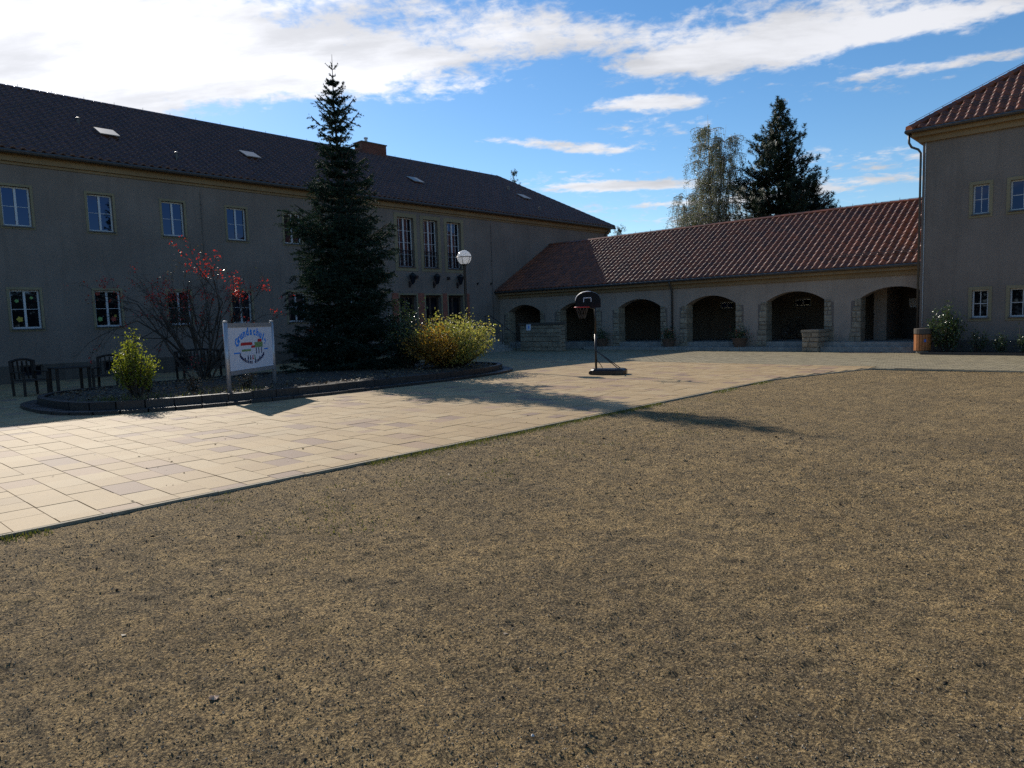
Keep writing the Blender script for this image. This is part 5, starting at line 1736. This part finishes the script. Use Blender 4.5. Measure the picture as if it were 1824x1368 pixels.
for s_ in (-1, 1): MB().tube([pb + [0, 0, 0.72], c + bd * 0.36 + sd * 0.18 * s_ + [0, 0, 0.16]], 0.014, 6).build('brace', M['black'], hp)
MB().tube([pb + [0, 0, 0.45] + sd * 0.05, pb + bd * 0.12 + sd * 0.06 + [0, 0, 0.3], pb + bd * 0.2 + sd * 0.05 + [0, 0, 0.16]], 0.01, 5).build('hose', M['rubber'], hp)
bf = nrm(np.array([-0.12, -1.0, 0]))           # the board faces the yard
bs = np.array([-bf[1], bf[0], 0])
bc = pb + bf * 0.30 + np.array([0, 0, 2.17])
for z_ in (1.95, 2.15): MB().bar(pb + [0, 0, z_], pb + bf * 0.28 + [0, 0, z_ + 0.05], 0.03).build('board_arm', M['black'], hp)
hwid = 0.5
pts = [(-hwid, -0.2), (hwid, -0.2), (hwid, 0.02)] + [(hwid * math.cos(q), 0.02 + 0.27 * math.sin(q)) for q in np.linspace(0.15, math.pi - 0.15, 11)] + [(-hwid, 0.02)]
n_ = len(pts)
V = [bc + bs * a + np.array([0, 0, z]) - bf * 0.012 for a, z in pts] + [bc + bs * a + np.array([0, 0, z]) + bf * 0.012 for a, z in pts]
F = [tuple(range(n_)), tuple(range(2 * n_ - 1, n_ - 1, -1))] + [(i, (i + 1) % n_, n_ + (i + 1) % n_, n_ + i) for i in range(n_)]
board = np_mesh('backboard', V, F, M['plastic_black'], hp)
mb = MB()
up3 = np.array([0, 0, 1.0])
fq = lambda a, z, d=0.016: bc + bs * a + up3 * z + bf * d
mb.bar(fq(-0.15, 0.10), fq(0.15, 0.10), 0.022, 0.006, bf); mb.bar(fq(-0.15, -0.02), fq(-0.15, 0.088), 0.022, 0.006, bf); mb.bar(fq(0.15, -0.02), fq(0.15, 0.088), 0.022, 0.006, bf)
mb.build('board_square', M['sign_white'], board)
edge = [bc + bs * (hwid * 0.99) * math.cos(q) + up3 * (0.02 + 0.265 * math.sin(q)) + bf * 0.014 for q in np.linspace(1.3, math.pi - 0.05, 10)]
MB().tube(edge, 0.013, 6).build('board_rim', M['sign_white'], board, True)
rc = bc + bf * 0.25 + up3 * -0.17
ring = [rc + 0.22 * (math.cos(q) * bs + math.sin(q) * bf) for q in np.linspace(0, 2 * math.pi, 25)]
rim = MB().tube(ring, 0.012, 6, False).build('rim', M['sign_red'], hp, True)
MB().bar(bc + up3 * -0.17, rc - bf * 0.2, 0.08, 0.015).build('rim_bracket', M['black'], rim)
mb = MB()
for k in range(12):
    q = 2 * math.pi * k / 12
    for dq in (-0.26, 0.26):
        a = rc + 0.2 * (math.cos(q) * bs + math.sin(q) * bf); b = rc + 0.13 * (math.cos(q + dq) * bs + math.sin(q + dq) * bf) - up3 * 0.18
        mb.tube([a, b], 0.004, 3, False); mb.tube([b, rc + 0.09 * (math.cos(q) * bs + math.sin(q) * bf) - up3 * 0.33], 0.004, 3, False)
mb.build('net', M['plinth'], rim)

# litter bin
bn = thing('litter_bin', (-6.45, 29.05, 0), 'orange slatted wooden litter bin with dark lid at the building corner', 'bin')
bx, by = -6.45, 29.05
MB().lathe((bx, by, 0.04), [(0.02, 0.0), (0.2, 0.0), (0.21, 0.05), (0.06, 0.08)], 16).build('foot', M['concrete'], bn)
MB().lathe((bx, by, 0), [(0.0, 0.1), (0.24, 0.1), (0.24, 0.74), (0.0, 0.74)], 16).build('liner', M['black'], bn)
sl = raw_mesh('slat', [(x_, y_, z_) for z_ in (0.12, 0.70) for x_, y_ in ((-0.04, -0.012), (0.04, -0.012), (0.034, 0.012), (-0.034, 0.012))], BOXF, M['orange_wood'])
for k in range(18):
    a = 2 * math.pi * k / 18
    shared('slat', sl, bn, Matrix.Translation((bx + 0.262 * math.sin(a), by - 0.262 * math.cos(a), 0)) @ Matrix.Rotation(a, 4, 'Z'))
MB().lathe((bx, by, 0), [(0.2, 0.72), (0.285, 0.73), (0.285, 0.90), (0.27, 0.92), (0.0, 0.93)], 18).build('lid', M['plinth'], bn)
a = -0.35
MB().obox((bx + 0.283 * math.sin(0.5), by - 0.283 * math.cos(0.5), 0.48), (math.cos(0.5), math.sin(0.5), 0), (-math.sin(0.5), math.cos(0.5), 0), (0, 0, 1), 0.035, 0.004, 0.05).build('sticker', M['blue'], bn)


# wooden garden furniture in the shade of the school
def garden_chair(loc, rz, label, w=0.62):
    t_ = thing('garden_chair', loc, label, 'chair', 'wooden garden furniture by the school wall')
    c, s_ = math.cos(rz), math.sin(rz)
    Q = lambda x, y, z: (loc[0] + c * x - s_ * y, loc[1] + s_ * x + c * y, loc[2] + z)
    for sx in (-1, 1):
        MB().bar(Q(sx * w / 2, 0.28, 0), Q(sx * w / 2, 0.28, 0.64), 0.06).build('leg', M['wood'], t_)
        MB().bar(Q(sx * w / 2, -0.28, 0), Q(sx * w / 2, -0.36, 0.98), 0.06).build('leg', M['wood'], t_)
        MB().bar(Q(sx * w / 2, -0.32, 0.66), Q(sx * w / 2, 0.34, 0.66), 0.09, 0.03).build('armrest', M['wood'], t_)
    for k in range(5): MB().bar(Q(-w / 2, -0.24 + k * 0.13, 0.43), Q(w / 2, -0.24 + k * 0.13, 0.43), 0.11, 0.025).build('seat_slat', M['wood'], t_)
    n_ = int(w / 0.11)
    for k in range(n_):
        x_ = -w / 2 + 0.07 + k * (w - 0.14) / max(1, n_ - 1)
        MB().bar(Q(x_, -0.30, 0.46), Q(x_, -0.36, 0.92 + 0.05 * math.cos(x_ / w * 3)), 0.07, 0.02, (c, s_, 0)).build('back_slat', M['wood'], t_)
    MB().tube([Q(-w / 2, -0.365, 0.95), Q(-w / 4, -0.365, 1.0), Q(0, -0.365, 1.02), Q(w / 4, -0.365, 1.0), Q(w / 2, -0.365, 0.95)], 0.04, 6).build('top_rail', M['wood'], t_)


garden_chair((-23.3, 5.15, 0.0), R(-75), 'dark wooden garden chair at the outer end of the table')
garden_chair((-22.9, 7.0, 0.0), R(-120), 'dark wooden garden chair between the table and the lime shrub')
garden_chair((-24.0, 10.3, 0.0), R(-90), 'wide dark wooden garden bench behind the lime shrub', 1.5)
tb = thing('garden_table', (-23.2, 6.1, 0), 'dark wooden garden table between two chairs by the school wall', 'table', 'wooden garden furniture by the school wall')
for k in range(6): MB().box(-23.65 + k * 0.15, 5.65, 0.70, -23.65 + k * 0.15 + 0.14, 6.55, 0.735).build('table_slat', M['wood'], tb)
for sx in (-23.6, -22.85):
    for sy in (5.7, 6.5): MB().box(sx - 0.035, sy - 0.035, 0, sx + 0.035, sy + 0.035, 0.7).build('leg', M['wood'], tb)


# flower tubs before the arcade piers
def tub(x_, y_, label, flowers, z=0.15):
    t_ = thing('flower_tub', (x_, y_, z), label, 'flower tub', 'planted tubs before the arcade piers')
    MB().lathe((x_, y_, z), [(0.0, 0.0), (0.24, 0.0), (0.33, 0.34), (0.36, 0.36), (0.36, 0.40), (0.30, 0.40), (0.28, 0.34), (0.0, 0.33)], 14).build('tub', M['tub'], t_)
    P = np.array([x_, y_, z + 0.55]) + rng.normal(0, 1, (520, 3)) * [0.19, 0.17, 0.17]
    leaf_cloud('foliage', P, 0.10, M['green_leaf'], t_)
    if flowers: leaf_cloud('flowers', np.array([x_, y_, z + 0.66]) + rng.normal(0, 1, (90, 3)) * [0.2, 0.15, 0.13], 0.075, M['flower'], t_, 'stuff')


tub(-21.75, 30.4, 'planted tub before the pier behind the basketball hoop', False)
tub(-17.75, 30.4, 'planted tub below the arcade downpipe', True)
tub(-14.1, 30.4, 'tub of red flowers between the third and fourth open arches', True)


# bicycles parked inside the arcade
def bicycle(loc, rz, label, col):
    t_ = thing('bicycle', loc, label, 'bicycle', 'bicycles parked under the arcade')
    c, s_ = math.cos(rz), math.sin(rz)
    Q = lambda x, y, z: np.array((loc[0] + c * x - s_ * y, loc[1] + s_ * x + c * y, loc[2] + z))
    for wx in (-0.5, 0.5):
        w = MB().tube([Q(wx + 0.33 * math.cos(q), 0, 0.34 + 0.33 * math.sin(q)) for q in np.linspace(0, 2 * math.pi, 25)], 0.018, 6, False).build('wheel', M['rubber'], t_)
        mb = MB()
        for k in range(8): mb.tube([Q(wx, 0, 0.34), Q(wx + 0.32 * math.cos(k * 0.785), 0, 0.34 + 0.32 * math.sin(k * 0.785))], 0.002, 3, False)
        mb.tube([Q(wx, -0.05, 0.34), Q(wx, 0.05, 0.34)], 0.02, 8)
        mb.build('spokes', M['grey_metal'], w)
    mb = MB()
    for a, b in (((-0.5, 0.34), (-0.18, 0.82)), ((-0.12, 0.30), (-0.22, 0.90)), ((-0.12, 0.30), (0.36, 0.78)), ((-0.18, 0.80), (0.36, 0.84)), ((-0.5, 0.34), (-0.12, 0.30)), ((0.5, 0.34), (0.34, 0.98))):
        mb.tube([Q(a[0], 0, a[1]), Q(b[0], 0, b[1])], 0.017, 6)
    mb.build('bike_frame', col, t_)
    MB().tube([Q(0.30, -0.26, 1.0), Q(0.36, -0.1, 1.02), Q(0.36, 0.1, 1.02), Q(0.30, 0.26, 1.0)], 0.013, 6).build('handlebar', M['grey_metal'], t_)
    MB().obox(Q(-0.23, 0, 0.93), (c, s_, 0), (-s_, c, 0), (0, 0, 1), 0.12, 0.06, 0.025).build('saddle', M['rubber'], t_)
    MB().tube([Q(-0.12, -0.06, 0.30), Q(-0.12, 0.06, 0.30)], 0.07, 10).build('crank', M['metal'], t_)


bicycle((-12.9, 33.6, ZF), R(70), 'dark bicycle standing under the arch beside the low stone wall', M['black'])
bicycle((-15.6, 33.9, ZF), R(80), 'bicycle leaning inside the arch behind the flower tubs', M['blue'])
bicycle((-23.6, 33.0, ZF), R(65), 'bicycle in the arch behind the basketball hoop', M['metal'])

# a few leaves blown on the slabs
P = np.stack([rng.uniform(-15, -7.4, 160), rng.uniform(2, 16, 160), np.full(160, 0.006)], -1)
P = P[[not in_bed(a, b, 0.3) for a, b in P[:, :2]]]
gx_, gy_ = rng.uniform(KX + 0.1, 4, 150), rng.uniform(1.2, 16, 150)
P = np.concatenate([P, np.stack([gx_, gy_, gravel_z(gx_, gy_) + 0.006], -1)])
o = leaf_cloud('blown_leaves', P, 0.045, M['litter'], flatz=0.12, aspect=0.6); tag(o, 'few small dry leaves blown over the slabs and gravel', 'leaves', None, 'stuff')
